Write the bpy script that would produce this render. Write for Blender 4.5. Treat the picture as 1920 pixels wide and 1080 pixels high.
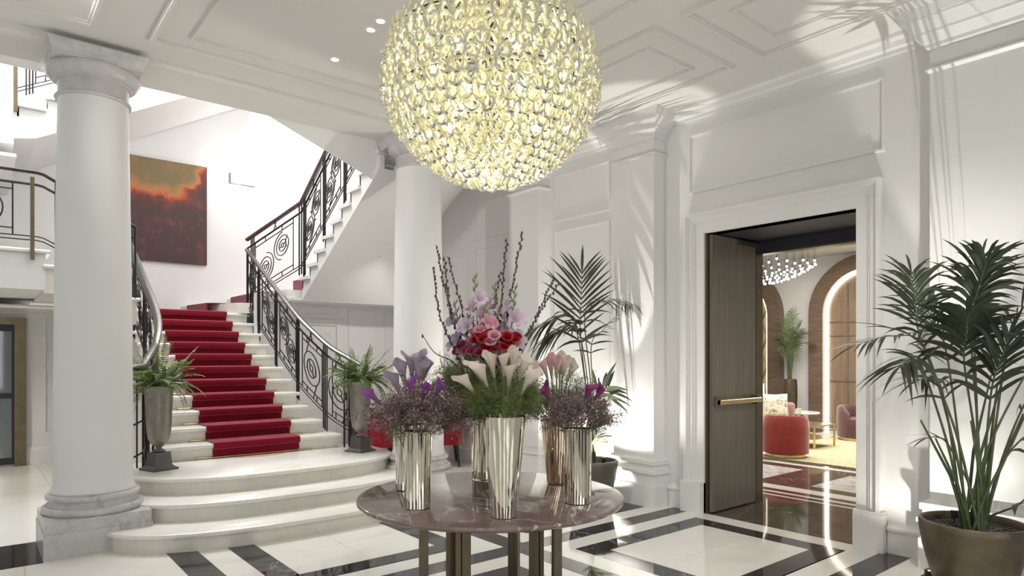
import bpy, math, random
from mathutils import Vector, Matrix
random.seed(7)
PI = math.pi
for _o in list(bpy.data.objects):
    bpy.data.objects.remove(_o)
SC = bpy.context.scene
COL = SC.collection

# ------------------------------------------------------------------ camera
YAW = math.radians(39.42)
cam_d = bpy.data.cameras.new('camera')
cam = bpy.data.objects.new('camera', cam_d)
COL.objects.link(cam)
cam.location = (0, 0, 1.5)
cam.rotation_euler = (PI / 2, 0, -YAW)
cam_d.sensor_width = 36
cam_d.lens = 1237 / 1920 * 36
cam_d.shift_y = 128 / 1920
cam_d.clip_start = 0.05
SC.camera = cam
CF = Vector((math.sin(YAW), math.cos(YAW), 0))     # view direction on the floor
CR = Vector((math.cos(YAW), -math.sin(YAW), 0))    # to the viewer's right

# ------------------------------------------------------------------ world, exposure, big lights
w = bpy.data.worlds.new('world')
SC.world = w
w.use_nodes = True
w.node_tree.nodes['Background'].inputs[0].default_value = (0.9, 0.95, 1.0, 1)
w.node_tree.nodes['Background'].inputs[1].default_value = 0.6
vs = SC.view_settings
vs.view_transform = 'Standard'
vs.look = 'None'
vs.gamma = 1
vs.use_curve_mapping = False
vs.exposure = 0.13
SC.cycles.use_denoising = True
SC.cycles.use_adaptive_sampling = True
SC.cycles.adaptive_threshold = 0.03
SC.cycles.transparent_max_bounces = 24
SC.cycles.max_bounces = 8
SC.cycles.sample_clamp_indirect = 6


def light(name, kind, loc, energy, color=(1, 1, 1), size=None, rot=(0, 0, 0), size_y=None, spot=None, blend=0.5):
    d = bpy.data.lights.new(name, kind)
    d.energy = energy
    d.color = color
    if kind == 'AREA':
        d.shape = 'RECTANGLE'
        d.size = size
        d.size_y = size_y or size
    elif size is not None:
        d.shadow_soft_size = size
    if spot:
        d.spot_size = spot
        d.spot_blend = blend
    o = bpy.data.objects.new(name, d)
    COL.objects.link(o)
    o.location = loc
    o.rotation_euler = rot
    return o


# unseen area lights added as daylight from behind and left of the camera
for _i, _x in enumerate((-2.2, 0.4, 3.0)):
    light('window_daylight', 'AREA', (_x, -3.12, 1.75), 20, (0.97, 0.985, 1.0), 1.3, (PI / 2, 0, 0), 2.5)
for _i, _y in enumerate((-0.6, 3.0)):
    light('window_daylight', 'AREA', (-3.92, _y, 1.75), 9, (0.97, 0.985, 1.0), 1.3, (PI / 2, 0, -PI / 2), 2.5)
# unseen area light added high up to brighten the stairwell
light('rooflight', 'AREA', (2.0, 8.9, 7.5), 520, (0.985, 0.99, 1.0), 4.6, (0, 0, 0), 3.6)
# unseen area light added overhead to brighten the lounge
light('lounge_ceiling_light', 'AREA', (11.0, 5.2, 3.6), 330, (1.0, 0.95, 0.86), 4.5, (0, 0, 0), 3.5)


# ------------------------------------------------------------------ materials
def new_mat(name):
    m = bpy.data.materials.new(name)
    m.use_nodes = True
    nt = m.node_tree
    return m, nt, nt.nodes['Principled BSDF']


def coords(nt, scale=1.0, mode='Object'):
    tc = nt.nodes.new('ShaderNodeTexCoord')
    mp = nt.nodes.new('ShaderNodeMapping')
    s = scale if isinstance(scale, (tuple, list)) else (scale,) * 3
    mp.inputs['Scale'].default_value = s
    nt.links.new(tc.outputs[mode], mp.inputs['Vector'])
    return mp.outputs['Vector']


def ramp(nt, fac, stops):
    r = nt.nodes.new('ShaderNodeValToRGB')
    el = r.color_ramp.elements
    while len(el) < len(stops):
        el.new(0.5)
    for e, (p, c) in zip(el, stops):
        e.position = p
        e.color = (c[0], c[1], c[2], 1)
    nt.links.new(fac, r.inputs['Fac'])
    return r.outputs['Color']


def noise(nt, vec, scale, detail=3, rough=0.5, dist=0.0):
    n = nt.nodes.new('ShaderNodeTexNoise')
    n.inputs['Scale'].default_value = scale
    n.inputs['Detail'].default_value = detail
    n.inputs['Roughness'].default_value = rough
    n.inputs['Distortion'].default_value = dist
    nt.links.new(vec, n.inputs['Vector'])
    return n.outputs['Fac']


def bump(nt, bsdf, fac, strength, dist=0.01):
    b = nt.nodes.new('ShaderNodeBump')
    b.inputs['Strength'].default_value = strength
    b.inputs['Distance'].default_value = dist
    nt.links.new(fac, b.inputs['Height'])
    nt.links.new(b.outputs['Normal'], bsdf.inputs['Normal'])


def sh(c, k):
    return tuple(max(0, min(1, v * k)) for v in c)


def mat(name, col, rough=0.5, metal=0.0, var=0.06, scale=6.0, bmp=0.0, spec=0.5, coat=0.0, sheen=0.0, mode='Object', detail=4):
    m, nt, b = new_mat(name)
    v = coords(nt, 1.0, mode)
    f = noise(nt, v, scale, detail)
    c = ramp(nt, f, [(0.3, sh(col, 1 - var)), (0.7, sh(col, 1 + var))])
    nt.links.new(c, b.inputs['Base Color'])
    b.inputs['Roughness'].default_value = rough
    b.inputs['Metallic'].default_value = metal
    b.inputs['Specular IOR Level'].default_value = spec
    b.inputs['Coat Weight'].default_value = coat
    if sheen:
        b.inputs['Sheen Weight'].default_value = sheen
    if bmp:
        bump(nt, b, f, bmp)
    return m


def marble(name, base, vein, scale=1.5, rough=0.1, width=0.03, dens=1.0, cloud=0.08, spec=0.5):
    m, nt, b = new_mat(name)
    tc = nt.nodes.new('ShaderNodeTexCoord')
    gm = nt.nodes.new('ShaderNodeNewGeometry')
    v = gm.outputs['Position']
    n1 = noise(nt, v, scale, 9, 0.55, 1.2)
    a = nt.nodes.new('ShaderNodeMath'); a.operation = 'SUBTRACT'; a.inputs[1].default_value = 0.5
    nt.links.new(n1, a.inputs[0])
    ab = nt.nodes.new('ShaderNodeMath'); ab.operation = 'ABSOLUTE'
    nt.links.new(a.outputs[0], ab.inputs[0])
    mr = nt.nodes.new('ShaderNodeMapRange')
    mr.inputs['From Min'].default_value = 0.0
    mr.inputs['From Max'].default_value = width
    mr.inputs['To Min'].default_value = dens
    mr.inputs['To Max'].default_value = 0.0
    nt.links.new(ab.outputs[0], mr.inputs['Value'])
    n2 = noise(nt, v, scale * 0.7, 5, 0.6, 0.4)
    gate = nt.nodes.new('ShaderNodeMapRange')
    gate.inputs['From Min'].default_value = 0.42
    gate.inputs['From Max'].default_value = 0.62
    nt.links.new(n2, gate.inputs['Value'])
    mu = nt.nodes.new('ShaderNodeMath'); mu.operation = 'MULTIPLY'
    nt.links.new(mr.outputs[0], mu.inputs[0]); nt.links.new(gate.outputs[0], mu.inputs[1])
    n3 = noise(nt, v, scale * 2.5, 6, 0.6)
    basec = ramp(nt, n3, [(0.3, sh(base, 1 - cloud)), (0.7, sh(base, 1 + cloud))])
    mix = nt.nodes.new('ShaderNodeMix'); mix.data_type = 'RGBA'
    nt.links.new(mu.outputs[0], mix.inputs['Factor'])
    nt.links.new(basec, mix.inputs['A'])
    mix.inputs['B'].default_value = (*vein, 1)
    nt.links.new(mix.outputs['Result'], b.inputs['Base Color'])
    b.inputs['Roughness'].default_value = rough
    b.inputs['Specular IOR Level'].default_value = spec
    return m


def wood(name, c1, c2, scale=(3, 3, 0.35), rough=0.45):
    m, nt, b = new_mat(name)
    v = coords(nt, scale)
    f = noise(nt, v, 7, 6, 0.6, 0.6)
    c = ramp(nt, f, [(0.25, c1), (0.75, c2)])
    nt.links.new(c, b.inputs['Base Color'])
    b.inputs['Roughness'].default_value = rough
    bump(nt, b, f, 0.08)
    return m


def emit(name, col, strength):
    m, nt, b = new_mat(name)
    b.inputs['Base Color'].default_value = (*col, 1)
    b.inputs['Emission Color'].default_value = (*col, 1)
    b.inputs['Emission Strength'].default_value = strength
    return m


def leafmat(name, c1, c2, rough=0.45, trans=0.25):
    m, nt, b = new_mat(name)
    oi = nt.nodes.new('ShaderNodeNewGeometry')
    c = ramp(nt, oi.outputs['Random Per Island'], [(0.0, c1), (1.0, c2)])
    nt.links.new(c, b.inputs['Base Color'])
    b.inputs['Roughness'].default_value = rough
    tr = nt.nodes.new('ShaderNodeBsdfTranslucent')
    nt.links.new(c, tr.inputs['Color'])
    mx = nt.nodes.new('ShaderNodeMixShader')
    mx.inputs[0].default_value = trans
    nt.links.new(b.outputs[0], mx.inputs[1]); nt.links.new(tr.outputs[0], mx.inputs[2])
    nt.links.new(mx.outputs[0], nt.nodes['Material Output'].inputs['Surface'])
    return m


M = {}
M['wall'] = mat('wall_paint', (0.77, 0.765, 0.755), 0.55, var=0.012, scale=2, spec=0.3)
M['ceil'] = mat('ceiling_paint', (0.745, 0.735, 0.70), 0.65, var=0.012, scale=2, spec=0.25)
M['trim'] = mat('trim_paint', (0.78, 0.775, 0.76), 0.4, var=0.012, scale=3, spec=0.4)
M['column'] = mat('column_paint', (0.79, 0.788, 0.785), 0.45, var=0.012, scale=2, spec=0.35)
M['cream'] = marble('cream_marble_floor', (0.80, 0.785, 0.735), (0.71, 0.685, 0.62), 1.1, 0.06, 0.02, 0.35, 0.03)
M['black'] = marble('black_marble_floor', (0.030, 0.028, 0.030), (0.55, 0.54, 0.55), 1.3, 0.05, 0.008, 0.55, 0.25)
M['joint'] = mat('floor_joint', (0.55, 0.53, 0.48), 0.6)
M['stairm'] = marble('stair_marble', (0.80, 0.78, 0.73), (0.64, 0.62, 0.55), 1.6, 0.16, 0.03, 0.4, 0.04)
M['riserm'] = marble('riser_marble', (0.755, 0.73, 0.65), (0.58, 0.56, 0.48), 1.8, 0.22, 0.03, 0.4, 0.06)
M['carrara'] = marble('grey_marble', (0.56, 0.55, 0.545), (0.25, 0.25, 0.26), 3.0, 0.3, 0.03, 0.6, 0.12)
M['tablem'] = marble('table_marble', (0.23, 0.165, 0.15), (0.80, 0.76, 0.74), 3.2, 0.06, 0.022, 0.9, 0.22)
M['browm'] = marble('brown_marble', (0.075, 0.058, 0.048), (0.45, 0.40, 0.35), 2.2, 0.05, 0.012, 0.5, 0.35)
M['greym'] = marble('veined_white_marble', (0.66, 0.65, 0.65), (0.16, 0.16, 0.17), 3.5, 0.06, 0.05, 0.9, 0.2)
M['whitem'] = marble('white_marble_line', (0.80, 0.79, 0.77), (0.6, 0.6, 0.6), 2.5, 0.06, 0.02, 0.3, 0.04)
M['carpet'] = mat('red_carpet', (0.215, 0.003, 0.019), 0.95, var=0.25, scale=160, bmp=0.35, spec=0.1, sheen=0.35)
M['velvet'] = mat('red_velvet', (0.30, 0.006, 0.02), 0.8, var=0.2, scale=25, bmp=0.1, spec=0.2, sheen=0.6)
M['brick'] = mat('brick_red_velvet', (0.36, 0.055, 0.04), 0.85, var=0.12, scale=18, spec=0.2, sheen=0.5)
M['plum'] = mat('plum_velvet', (0.11, 0.045, 0.045), 0.85, var=0.15, scale=18, spec=0.2, sheen=0.5)
M['rose'] = mat('dusty_rose_velvet', (0.30, 0.16, 0.15), 0.85, var=0.12, scale=18, spec=0.2, sheen=0.5)
M['iron'] = mat('dark_wrought_iron', (0.045, 0.043, 0.042), 0.35, 0.75, var=0.2, scale=20)
M['pewter'] = mat('pewter_handrail', (0.19, 0.185, 0.18), 0.36, 0.85, var=0.12, scale=14)
M['bronze'] = mat('brown_bronze', (0.16, 0.13, 0.085), 0.34, 0.85, var=0.12, scale=8)
M['potbr'] = mat('bronze_planter', (0.155, 0.125, 0.085), 0.45, 0.7, var=0.25, scale=7, bmp=0.08)
M['potgr'] = mat('grey_brown_planter', (0.13, 0.12, 0.10), 0.5, 0.4, var=0.2, scale=7, bmp=0.08)
M['urn'] = mat('pewter_urn', (0.24, 0.22, 0.19), 0.42, 0.55, var=0.16, scale=11, bmp=0.06)
M['urnbase'] = mat('dark_urn_base', (0.115, 0.11, 0.105), 0.3, 0.4, var=0.15, scale=11)


def streaky(name, col):
    m, nt, b = new_mat(name)
    b.inputs['Base Color'].default_value = (*col, 1)
    b.inputs['Metallic'].default_value = 1
    b.inputs['Roughness'].default_value = 0.05
    f = noise(nt, coords(nt, (26, 26, 0.5)), 1.6, 2, 0.5)
    bump(nt, b, f, 0.12, 0.012)
    return m


M['vase'] = streaky('polished_nickel', (0.74, 0.70, 0.60))
M['vasec'] = streaky('polished_champagne', (0.70, 0.57, 0.42))
M['brass'] = mat('brass', (0.66, 0.52, 0.27), 0.22, 1.0, var=0.06, scale=10)
M['gravel'] = mat('dark_gravel', (0.06, 0.055, 0.05), 0.8, var=0.5, scale=40)
M['dark'] = mat('dark_metal', (0.03, 0.03, 0.035), 0.4, 0.5)
M['navy'] = mat('dark_header_paint', (0.032, 0.034, 0.05), 0.55, var=0.06)
M['doorw'] = wood('taupe_door_veneer', (0.125, 0.105, 0.08), (0.21, 0.18, 0.14), (2, 2, 0.12), 0.33)
M['walnut'] = wood('walnut_panel', (0.12, 0.08, 0.055), (0.23, 0.16, 0.11), (0.5, 0.5, 4), 0.4)
M['walnutv'] = wood('walnut_boards', (0.17, 0.12, 0.08), (0.31, 0.22, 0.15), (4, 4, 0.3), 0.4)
M['palelw'] = mat('pale_oak', (0.42, 0.33, 0.22), 0.45)
M['gold'] = mat('zigzag_gold_panel', (0.50, 0.40, 0.20), 0.35, 0.4)
M['rug'] = mat('gold_rug', (0.50, 0.45, 0.28), 0.95, var=0.3, scale=30, bmp=0.2)
M['led'] = emit('led_strip', (1.0, 0.93, 0.76), 5.0)
M['bulb'] = emit('warm_bulb', (1.0, 0.95, 0.8), 30.0)
M['spark'] = emit('pendant_bulb', (0.95, 0.96, 1.0), 9.0)
M['down'] = emit('downlight', (1.0, 0.96, 0.88), 7.0)
M['sconce'] = emit('sconce_glass', (1.0, 0.98, 0.95), 4.5)
M['palm'] = leafmat('palm_leaf', (0.026, 0.034, 0.017), (0.060, 0.074, 0.040), 0.42, 0.15)
M['palm2'] = leafmat('lounge_palm_leaf', (0.10, 0.15, 0.06), (0.22, 0.27, 0.13), 0.5, 0.25)
M['stem'] = mat('palm_stem', (0.085, 0.105, 0.045), 0.5, var=0.3, scale=14)
M['fern'] = leafmat('fern_leaf', (0.10, 0.15, 0.045), (0.27, 0.34, 0.12), 0.55, 0.3)
M['needle'] = leafmat('asparagus_needles', (0.09, 0.14, 0.03), (0.27, 0.32, 0.10), 0.55, 0.3)
M['moss'] = leafmat('grey_green_needles', (0.10, 0.12, 0.06), (0.27, 0.28, 0.16), 0.55, 0.3)
M['twig'] = mat('spray_twig', (0.11, 0.10, 0.06), 0.7)
M['limon'] = leafmat('mauve_blossom', (0.08, 0.06, 0.055), (0.46, 0.32, 0.34), 0.7, 0.25)
M['willow'] = mat('willow_bark', (0.05, 0.035, 0.028), 0.7, var=0.3, scale=40)
M['bud'] = mat('willow_bud', (0.11, 0.09, 0.085), 0.8, var=0.3, scale=30)
M['gstem'] = mat('flower_stem', (0.17, 0.21, 0.09), 0.5, var=0.2, scale=20)


def petal(name, c1, c2):
    m, nt, b = new_mat(name)
    v = coords(nt, 1.0, 'Generated')
    sx = nt.nodes.new('ShaderNodeSeparateXYZ')
    nt.links.new(v, sx.inputs[0])
    c = ramp(nt, sx.outputs['Z'], [(0.05, c1), (0.75, c2)])
    nt.links.new(c, b.inputs['Base Color'])
    b.inputs['Roughness'].default_value = 0.5
    tr = nt.nodes.new('ShaderNodeBsdfTranslucent')
    nt.links.new(c, tr.inputs['Color'])
    mx = nt.nodes.new('ShaderNodeMixShader')
    mx.inputs[0].default_value = 0.3
    nt.links.new(b.outputs[0], mx.inputs[1]); nt.links.new(tr.outputs[0], mx.inputs[2])
    nt.links.new(mx.outputs[0], nt.nodes['Material Output'].inputs['Surface'])
    return m


M['p_white'] = petal('blush_white_petal', (0.45, 0.46, 0.26), (0.86, 0.74, 0.68))
M['p_pink'] = petal('pink_white_petal', (0.50, 0.50, 0.30), (0.80, 0.50, 0.55))
M['p_purple'] = petal('purple_petal', (0.20, 0.10, 0.22), (0.33, 0.07, 0.40))
M['p_mag'] = petal('magenta_petal', (0.22, 0.10, 0.15), (0.28, 0.03, 0.19))
M['p_lav'] = petal('lavender_petal', (0.38, 0.36, 0.34), (0.44, 0.36, 0.47))
M['p_glad'] = petal('mauve_gladiolus_petal', (0.55, 0.45, 0.50), (0.66, 0.52, 0.63))
M['p_gpink'] = petal('pink_gladiolus_petal', (0.66, 0.40, 0.44), (0.75, 0.38, 0.46))
M['p_red'] = petal('red_petal', (0.20, 0.006, 0.014), (0.46, 0.012, 0.022))
M['p_wine'] = petal('wine_petal', (0.16, 0.02, 0.04), (0.36, 0.05, 0.10))


# glass of the chandelier
def glass():
    m, nt, b = new_mat('straw_glass')
    nt.nodes.remove(b)
    tr = nt.nodes.new('ShaderNodeBsdfTransparent'); tr.inputs[0].default_value = (0.985, 0.98, 0.92, 1)
    gl = nt.nodes.new('ShaderNodeBsdfGlossy'); gl.inputs['Color'].default_value = (1, 0.98, 0.86, 1); gl.inputs['Roughness'].default_value = 0.2
    df = nt.nodes.new('ShaderNodeBsdfTranslucent'); df.inputs[0].default_value = (0.91, 0.87, 0.58, 1)
    d2 = nt.nodes.new('ShaderNodeBsdfDiffuse'); d2.inputs[0].default_value = (0.80, 0.77, 0.55, 1)
    lw = nt.nodes.new('ShaderNodeLayerWeight'); lw.inputs[0].default_value = 0.45
    m0 = nt.nodes.new('ShaderNodeMixShader'); m0.inputs[0].default_value = 0.5
    nt.links.new(df.outputs[0], m0.inputs[1]); nt.links.new(d2.outputs[0], m0.inputs[2])
    m1 = nt.nodes.new('ShaderNodeMixShader'); m1.inputs[0].default_value = 0.36
    nt.links.new(tr.outputs[0], m1.inputs[1]); nt.links.new(m0.outputs[0], m1.inputs[2])
    m2 = nt.nodes.new('ShaderNodeMixShader')
    nt.links.new(lw.outputs['Fresnel'], m2.inputs[0])
    nt.links.new(m1.outputs[0], m2.inputs[1]); nt.links.new(gl.outputs[0], m2.inputs[2])
    nt.links.new(m2.outputs[0], nt.nodes['Material Output'].inputs['Surface'])
    return m


M['glass'] = glass()


def pane():
    m, nt, b = new_mat('door_glass')
    b.inputs['Base Color'].default_value = (0.12, 0.14, 0.15, 1)
    b.inputs['Roughness'].default_value = 0.05
    b.inputs['Specular IOR Level'].default_value = 0.9
    return m


M['pane'] = pane()
M['winlight'] = emit('bright_window_pane', (0.97, 0.985, 1.0), 0.9)  # glowing panes for the added, unseen windows


# ------------------------------------------------------------------ mesh builder
WL = {}     # world location of parents (no rotation)


def reg(o, loc=(0, 0, 0)):
    WL[o.name] = Vector(loc)
    return o


class MB:
    def __init__(s):
        s.v = []; s.f = []

    def add(s, vs_, fs_):
        n = len(s.v)
        s.v += [tuple(p) for p in vs_]
        s.f += [tuple(i + n for i in f) for f in fs_]
        return s

    def box(s, x0, x1, y0, y1, z0, z1):
        v = [(x0, y0, z0), (x1, y0, z0), (x1, y1, z0), (x0, y1, z0), (x0, y0, z1), (x1, y0, z1), (x1, y1, z1), (x0, y1, z1)]
        return s.add(v, [(3, 2, 1, 0), (4, 5, 6, 7), (0, 1, 5, 4), (1, 2, 6, 5), (2, 3, 7, 6), (3, 0, 4, 7)])

    def frustum(s, cx, cy, a0, a1, z0, z1):
        v = [(cx + i * a0, cy + j * a0, z0) for i, j in ((-1, -1), (1, -1), (1, 1), (-1, 1))] + \
            [(cx + i * a1, cy + j * a1, z1) for i, j in ((-1, -1), (1, -1), (1, 1), (-1, 1))]
        return s.add(v, [(3, 2, 1, 0), (4, 5, 6, 7), (0, 1, 5, 4), (1, 2, 6, 5), (2, 3, 7, 6), (3, 0, 4, 7)])

    def prism(s, poly, z0, z1):
        n = len(poly)
        v = [(x, y, z0) for x, y in poly] + [(x, y, z1) for x, y in poly]
        f = [tuple(range(n - 1, -1, -1)), tuple(range(n, 2 * n))]
        f += [(i, (i + 1) % n, n + (i + 1) % n, n + i) for i in range(n)]
        return s.add(v, f)

    def extr(s, poly, axis, a0, a1):
        """poly in the two other axes: axis 'x' -> (y,z), 'y' -> (x,z)"""
        n = len(poly)
        if axis == 'x':
            v = [(a0, p, q) for p, q in poly] + [(a1, p, q) for p, q in poly]
        else:
            v = [(p, a0, q) for p, q in poly] + [(p, a1, q) for p, q in poly]
        f = [tuple(range(n - 1, -1, -1)), tuple(range(n, 2 * n))]
        f += [(i, (i + 1) % n, n + (i + 1) % n, n + i) for i in range(n)]
        return s.add(v, f)

    def lathe(s, prof, cx=0, cy=0, seg=32, cap=True):
        n = len(prof); v = []; f = []
        for r, z in prof:
            for k in range(seg):
                a = 2 * PI * k / seg
                v.append((cx + r * math.cos(a), cy + r * math.sin(a), z))
        for i in range(n - 1):
            for k in range(seg):
                k2 = (k + 1) % seg
                f.append((i * seg + k, i * seg + k2, (i + 1) * seg + k2, (i + 1) * seg + k))
        if cap:
            f.append(tuple(range(seg - 1, -1, -1)))
            f.append(tuple((n - 1) * seg + k for k in range(seg)))
        return s.add(v, f)

    def tube(s, pts, r, seg=6, cap=True, flat=None):
        pts = [Vector(p) for p in pts]
        n = len(pts)
        rs = r if isinstance(r, (list, tuple)) else [r] * n
        v = []; f = []
        t0 = (pts[1] - pts[0]).normalized()
        up = Vector((0, 0, 1)) if abs(t0.z) < 0.9 else Vector((1, 0, 0))
        nx = t0.cross(up).normalized()
        for i in range(n):
            t = (pts[min(i + 1, n - 1)] - pts[max(i - 1, 0)])
            if t.length < 1e-9:
                t = t0.copy()
            t.normalize()
            nx = nx - t * nx.dot(t)
            if nx.length < 1e-6:
                nx = t.orthogonal()
            nx.normalize()
            ny = t.cross(nx)
            for k in range(seg):
                a = 2 * PI * k / seg + PI / seg
                q = pts[i] + (nx * math.cos(a) * (flat or 1) + ny * math.sin(a)) * rs[i]
                v.append(q)
        for i in range(n - 1):
            for k in range(seg):
                k2 = (k + 1) % seg
                f.append((i * seg + k, i * seg + k2, (i + 1) * seg + k2, (i + 1) * seg + k))
        if cap:
            f.append(tuple(range(seg - 1, -1, -1)))
            f.append(tuple((n - 1) * seg + k for k in range(seg)))
        return s.add(v, f)

    def blade(s, p, d, ln, wd, nrm, droop=0.2, seg=4, base=0.35, tip=0.0):
        """a leaf strip from p along d"""
        p = Vector(p); d = Vector(d).normalized()
        side = d.cross(Vector(nrm))
        if side.length < 1e-5:
            side = d.orthogonal()
        side.normalize()
        v = []; f = []
        for i in range(seg + 1):
            t = i / seg
            wv = wd * (base + (1 - base) * math.sin(min(1, t * 2.2) * PI / 2)) * (1 - t ** 2.5) + wd * tip * t
            q = p + d * (ln * t) - Vector((0, 0, 1)) * (droop * ln * t * t)
            if i == seg:
                v.append(q)
            else:
                v += [q - side * wv / 2, q + side * wv / 2]
        for i in range(seg - 1):
            f.append((2 * i, 2 * i + 1, 2 * i + 3, 2 * i + 2))
        f.append((2 * seg - 2, 2 * seg - 1, 2 * seg))
        return s.add(v, f)

    def ball(s, c, r, seg=8, rings=5, sz=1.0):
        c = Vector(c); prof = []
        v = [(c.x, c.y, c.z - r * sz)]; f = []
        for i in range(1, rings):
            a = PI * i / rings
            for k in range(seg):
                b = 2 * PI * k / seg
                v.append((c.x + r * math.sin(a) * math.cos(b), c.y + r * math.sin(a) * math.sin(b), c.z - r * sz * math.cos(a)))
        v.append((c.x, c.y, c.z + r * sz))
        for k in range(seg):
            f.append((0, 1 + (k + 1) % seg, 1 + k))
        for i in range(rings - 2):
            for k in range(seg):
                a = 1 + i * seg
                f.append((a + k, a + (k + 1) % seg, a + seg + (k + 1) % seg, a + seg + k))
        e = len(v) - 1; a = 1 + (rings - 2) * seg
        for k in range(seg):
            f.append((a + k, a + (k + 1) % seg, e))
        return s.add(v, f)

    def mesh(s, name, m, smooth=False, off=None):
        me = bpy.data.meshes.new(name)
        vv = s.v if off is None else [(a - off[0], b - off[1], c - off[2]) for a, b, c in s.v]
        me.from_pydata(vv, [], s.f)
        if m:
            me.materials.append(M[m] if isinstance(m, str) else m)
        if smooth:
            me.polygons.foreach_set('use_smooth', [True] * len(me.polygons))
            try:
                me.set_sharp_from_angle(angle=math.radians(40))
            except Exception:
                pass
        me.update()
        return me

    def build(s, name, m, parent=None, smooth=False, world=False):
        off = WL.get(parent.name) if parent and world else None
        me = s.mesh(name, m, smooth, off)
        o = bpy.data.objects.new(name, me)
        COL.objects.link(o)
        if parent:
            o.parent = parent
            WL[o.name] = WL.get(parent.name, Vector((0, 0, 0)))
        else:
            WL[o.name] = Vector((0, 0, 0))
        return o


def link(name, me, parent=None, loc=(0, 0, 0), rot=None, mtx=None):
    """an object that shares mesh data, placed in its parent's frame"""
    o = bpy.data.objects.new(name, me)
    COL.objects.link(o)
    if parent:
        o.parent = parent
    if mtx is not None:
        o.matrix_local = mtx
    else:
        o.location = loc
        if rot:
            o.rotation_euler = rot
    return o


def tag(o, label, cat, group=None):
    o['label'] = label
    o['category'] = cat
    if group:
        o['group'] = group
    return o


def thing(name, label, cat, loc=(0, 0, 0), group=None, rot=None):
    o = bpy.data.objects.new(name, None)
    o.empty_display_size = 0.1
    COL.objects.link(o)
    o.location = loc
    if rot:
        o.rotation_euler = rot
    tag(o, label, cat, group)
    WL[o.name] = Vector(loc)
    return o


def struct(o):
    o['kind'] = 'structure'
    return o


def copy_tree(o, parent=None):
    c = o.copy()
    COL.objects.link(c)
    c.parent = parent
    WL[c.name] = WL.get(o.name, Vector((0, 0, 0)))
    for ch in list(o.children):
        copy_tree(ch, c)
    return c

# ================================================================== FLOOR
ZC = 3.92           # hall ceiling
WX = 5.43           # right wall face
WB = 11.3           # back wall face
floor = struct(MB().box(-4, WX, -3.2, WB, -0.12, -0.006).build('floor', 'joint'))
_tile_cache = {}


def tile(x0, x1, y0, y1, m, parent=None, g=0.0012):
    key = (round(x1 - x0, 3), round(y1 - y0, 3), m)
    if key not in _tile_cache:
        hx, hy = (x1 - x0) / 2 - g, (y1 - y0) / 2 - g
        _tile_cache[key] = MB().box(-hx, hx, -hy, hy, -0.006, 0).mesh('floor_tile', m)
    return link('floor_tile', _tile_cache[key], parent or floor, ((x0 + x1) / 2, (y0 + y1) / 2, 0))


def tile_grid(x0, x1, y0, y1, m, step=0.62, parent=None):
    nx = max(1, round((x1 - x0) / step)); ny = max(1, round((y1 - y0) / step))
    for i in range(nx):
        for j in range(ny):
            tile(x0 + (x1 - x0) * i / nx, x0 + (x1 - x0) * (i + 1) / nx, y0 + (y1 - y0) * j / ny, y0 + (y1 - y0) * (j + 1) / ny, m, parent)


def ring(x0, x1, y0, y1, wd, m):
    """a frame of four slabs"""
    tile(x0, x1, y0, y0 + wd, m)
    tile(x0, x1, y1 - wd, y1, m)
    tile(x0, x0 + wd, y0 + wd, y1 - wd, m)
    tile(x1 - wd, x1, y0 + wd, y1 - wd, m)


XB = [(1.155, 1.355), (3.245, 3.437)]
YB = [(0.0, 0.2), (1.907, 2.107), (3.855, 4.05), (5.855, 6.05)]
cellsx = [(1.355, 3.245), (3.437, WX)]
for a, b in XB:
    for j in range(3):
        tile(a, b, YB[j][1], YB[j + 1][0], 'black')
        tile(a, b, YB[j][0], YB[j][1], 'black')
for j, (ya, yb) in enumerate(YB[:3]):
    for xa, xb in cellsx:
        tile(xa, xb, ya, yb, 'black')
for j in range(3):
    y0, y1 = YB[j][1], YB[j + 1][0]
    for x0, x1 in cellsx:
        wd = 0.2
        ring(x0, x1, y0, y1, 0.205, 'cream')
        ring(x0 + 0.205, x1 - 0.205, y0 + 0.19, y1 - 0.2 + 0.005, 0.192, 'black')
        tile_grid(x0 + 0.397, x1 - 0.397, y0 + 0.385, y1 - 0.387, 'cream', 0.6)
tile_grid(-4, 1.155, -3.2, 5.855, 'cream', 0.9)
tile_grid(1.155, WX, -3.2, 0.0, 'cream', 0.9)
tile_grid(-4, 0.413, 5.855, 6.572, 'black', 0.9)
tile_grid(-4, WX, 6.572, WB, 'cream', 0.95)
tile_grid(1.13, WX, 5.855, 6.572, 'cream', 0.72)
tile(0.413, 1.13, 5.855, 6.572, 'cream')

# ================================================================== CEILING
ceiling = struct(MB().box(-4, WX + 0.15, -3.2, 6.55, ZC, ZC + 0.2).build('ceiling', 'ceil'))
MB().box(-4, WX, 6.0, 6.55, 3.872, ZC).build('beam', 'ceil', ceiling)


def ceil_frame(x0, x1, y0, y1, wd=0.055, pr=0.03, pr2=0.018):
    b = MB()
    for e_, w_, p_ in ((0.0, wd, pr2), (wd * 0.22, wd * 0.5, pr)):
        a0, a1, c0, c1 = x0 + e_, x1 - e_, y0 + e_, y1 - e_
        b.box(a0, a1, c0, c0 + w_, ZC - p_, ZC)
        b.box(a0, a1, c1 - w_, c1, ZC - p_, ZC)
        b.box(a0, a0 + w_, c0 + w_, c1 - w_, ZC - p_, ZC)
        b.box(a1 - w_, a1, c0 + w_, c1 - w_, ZC - p_, ZC)
    b.build('ceiling_moulding', 'ceil', ceiling)


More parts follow.
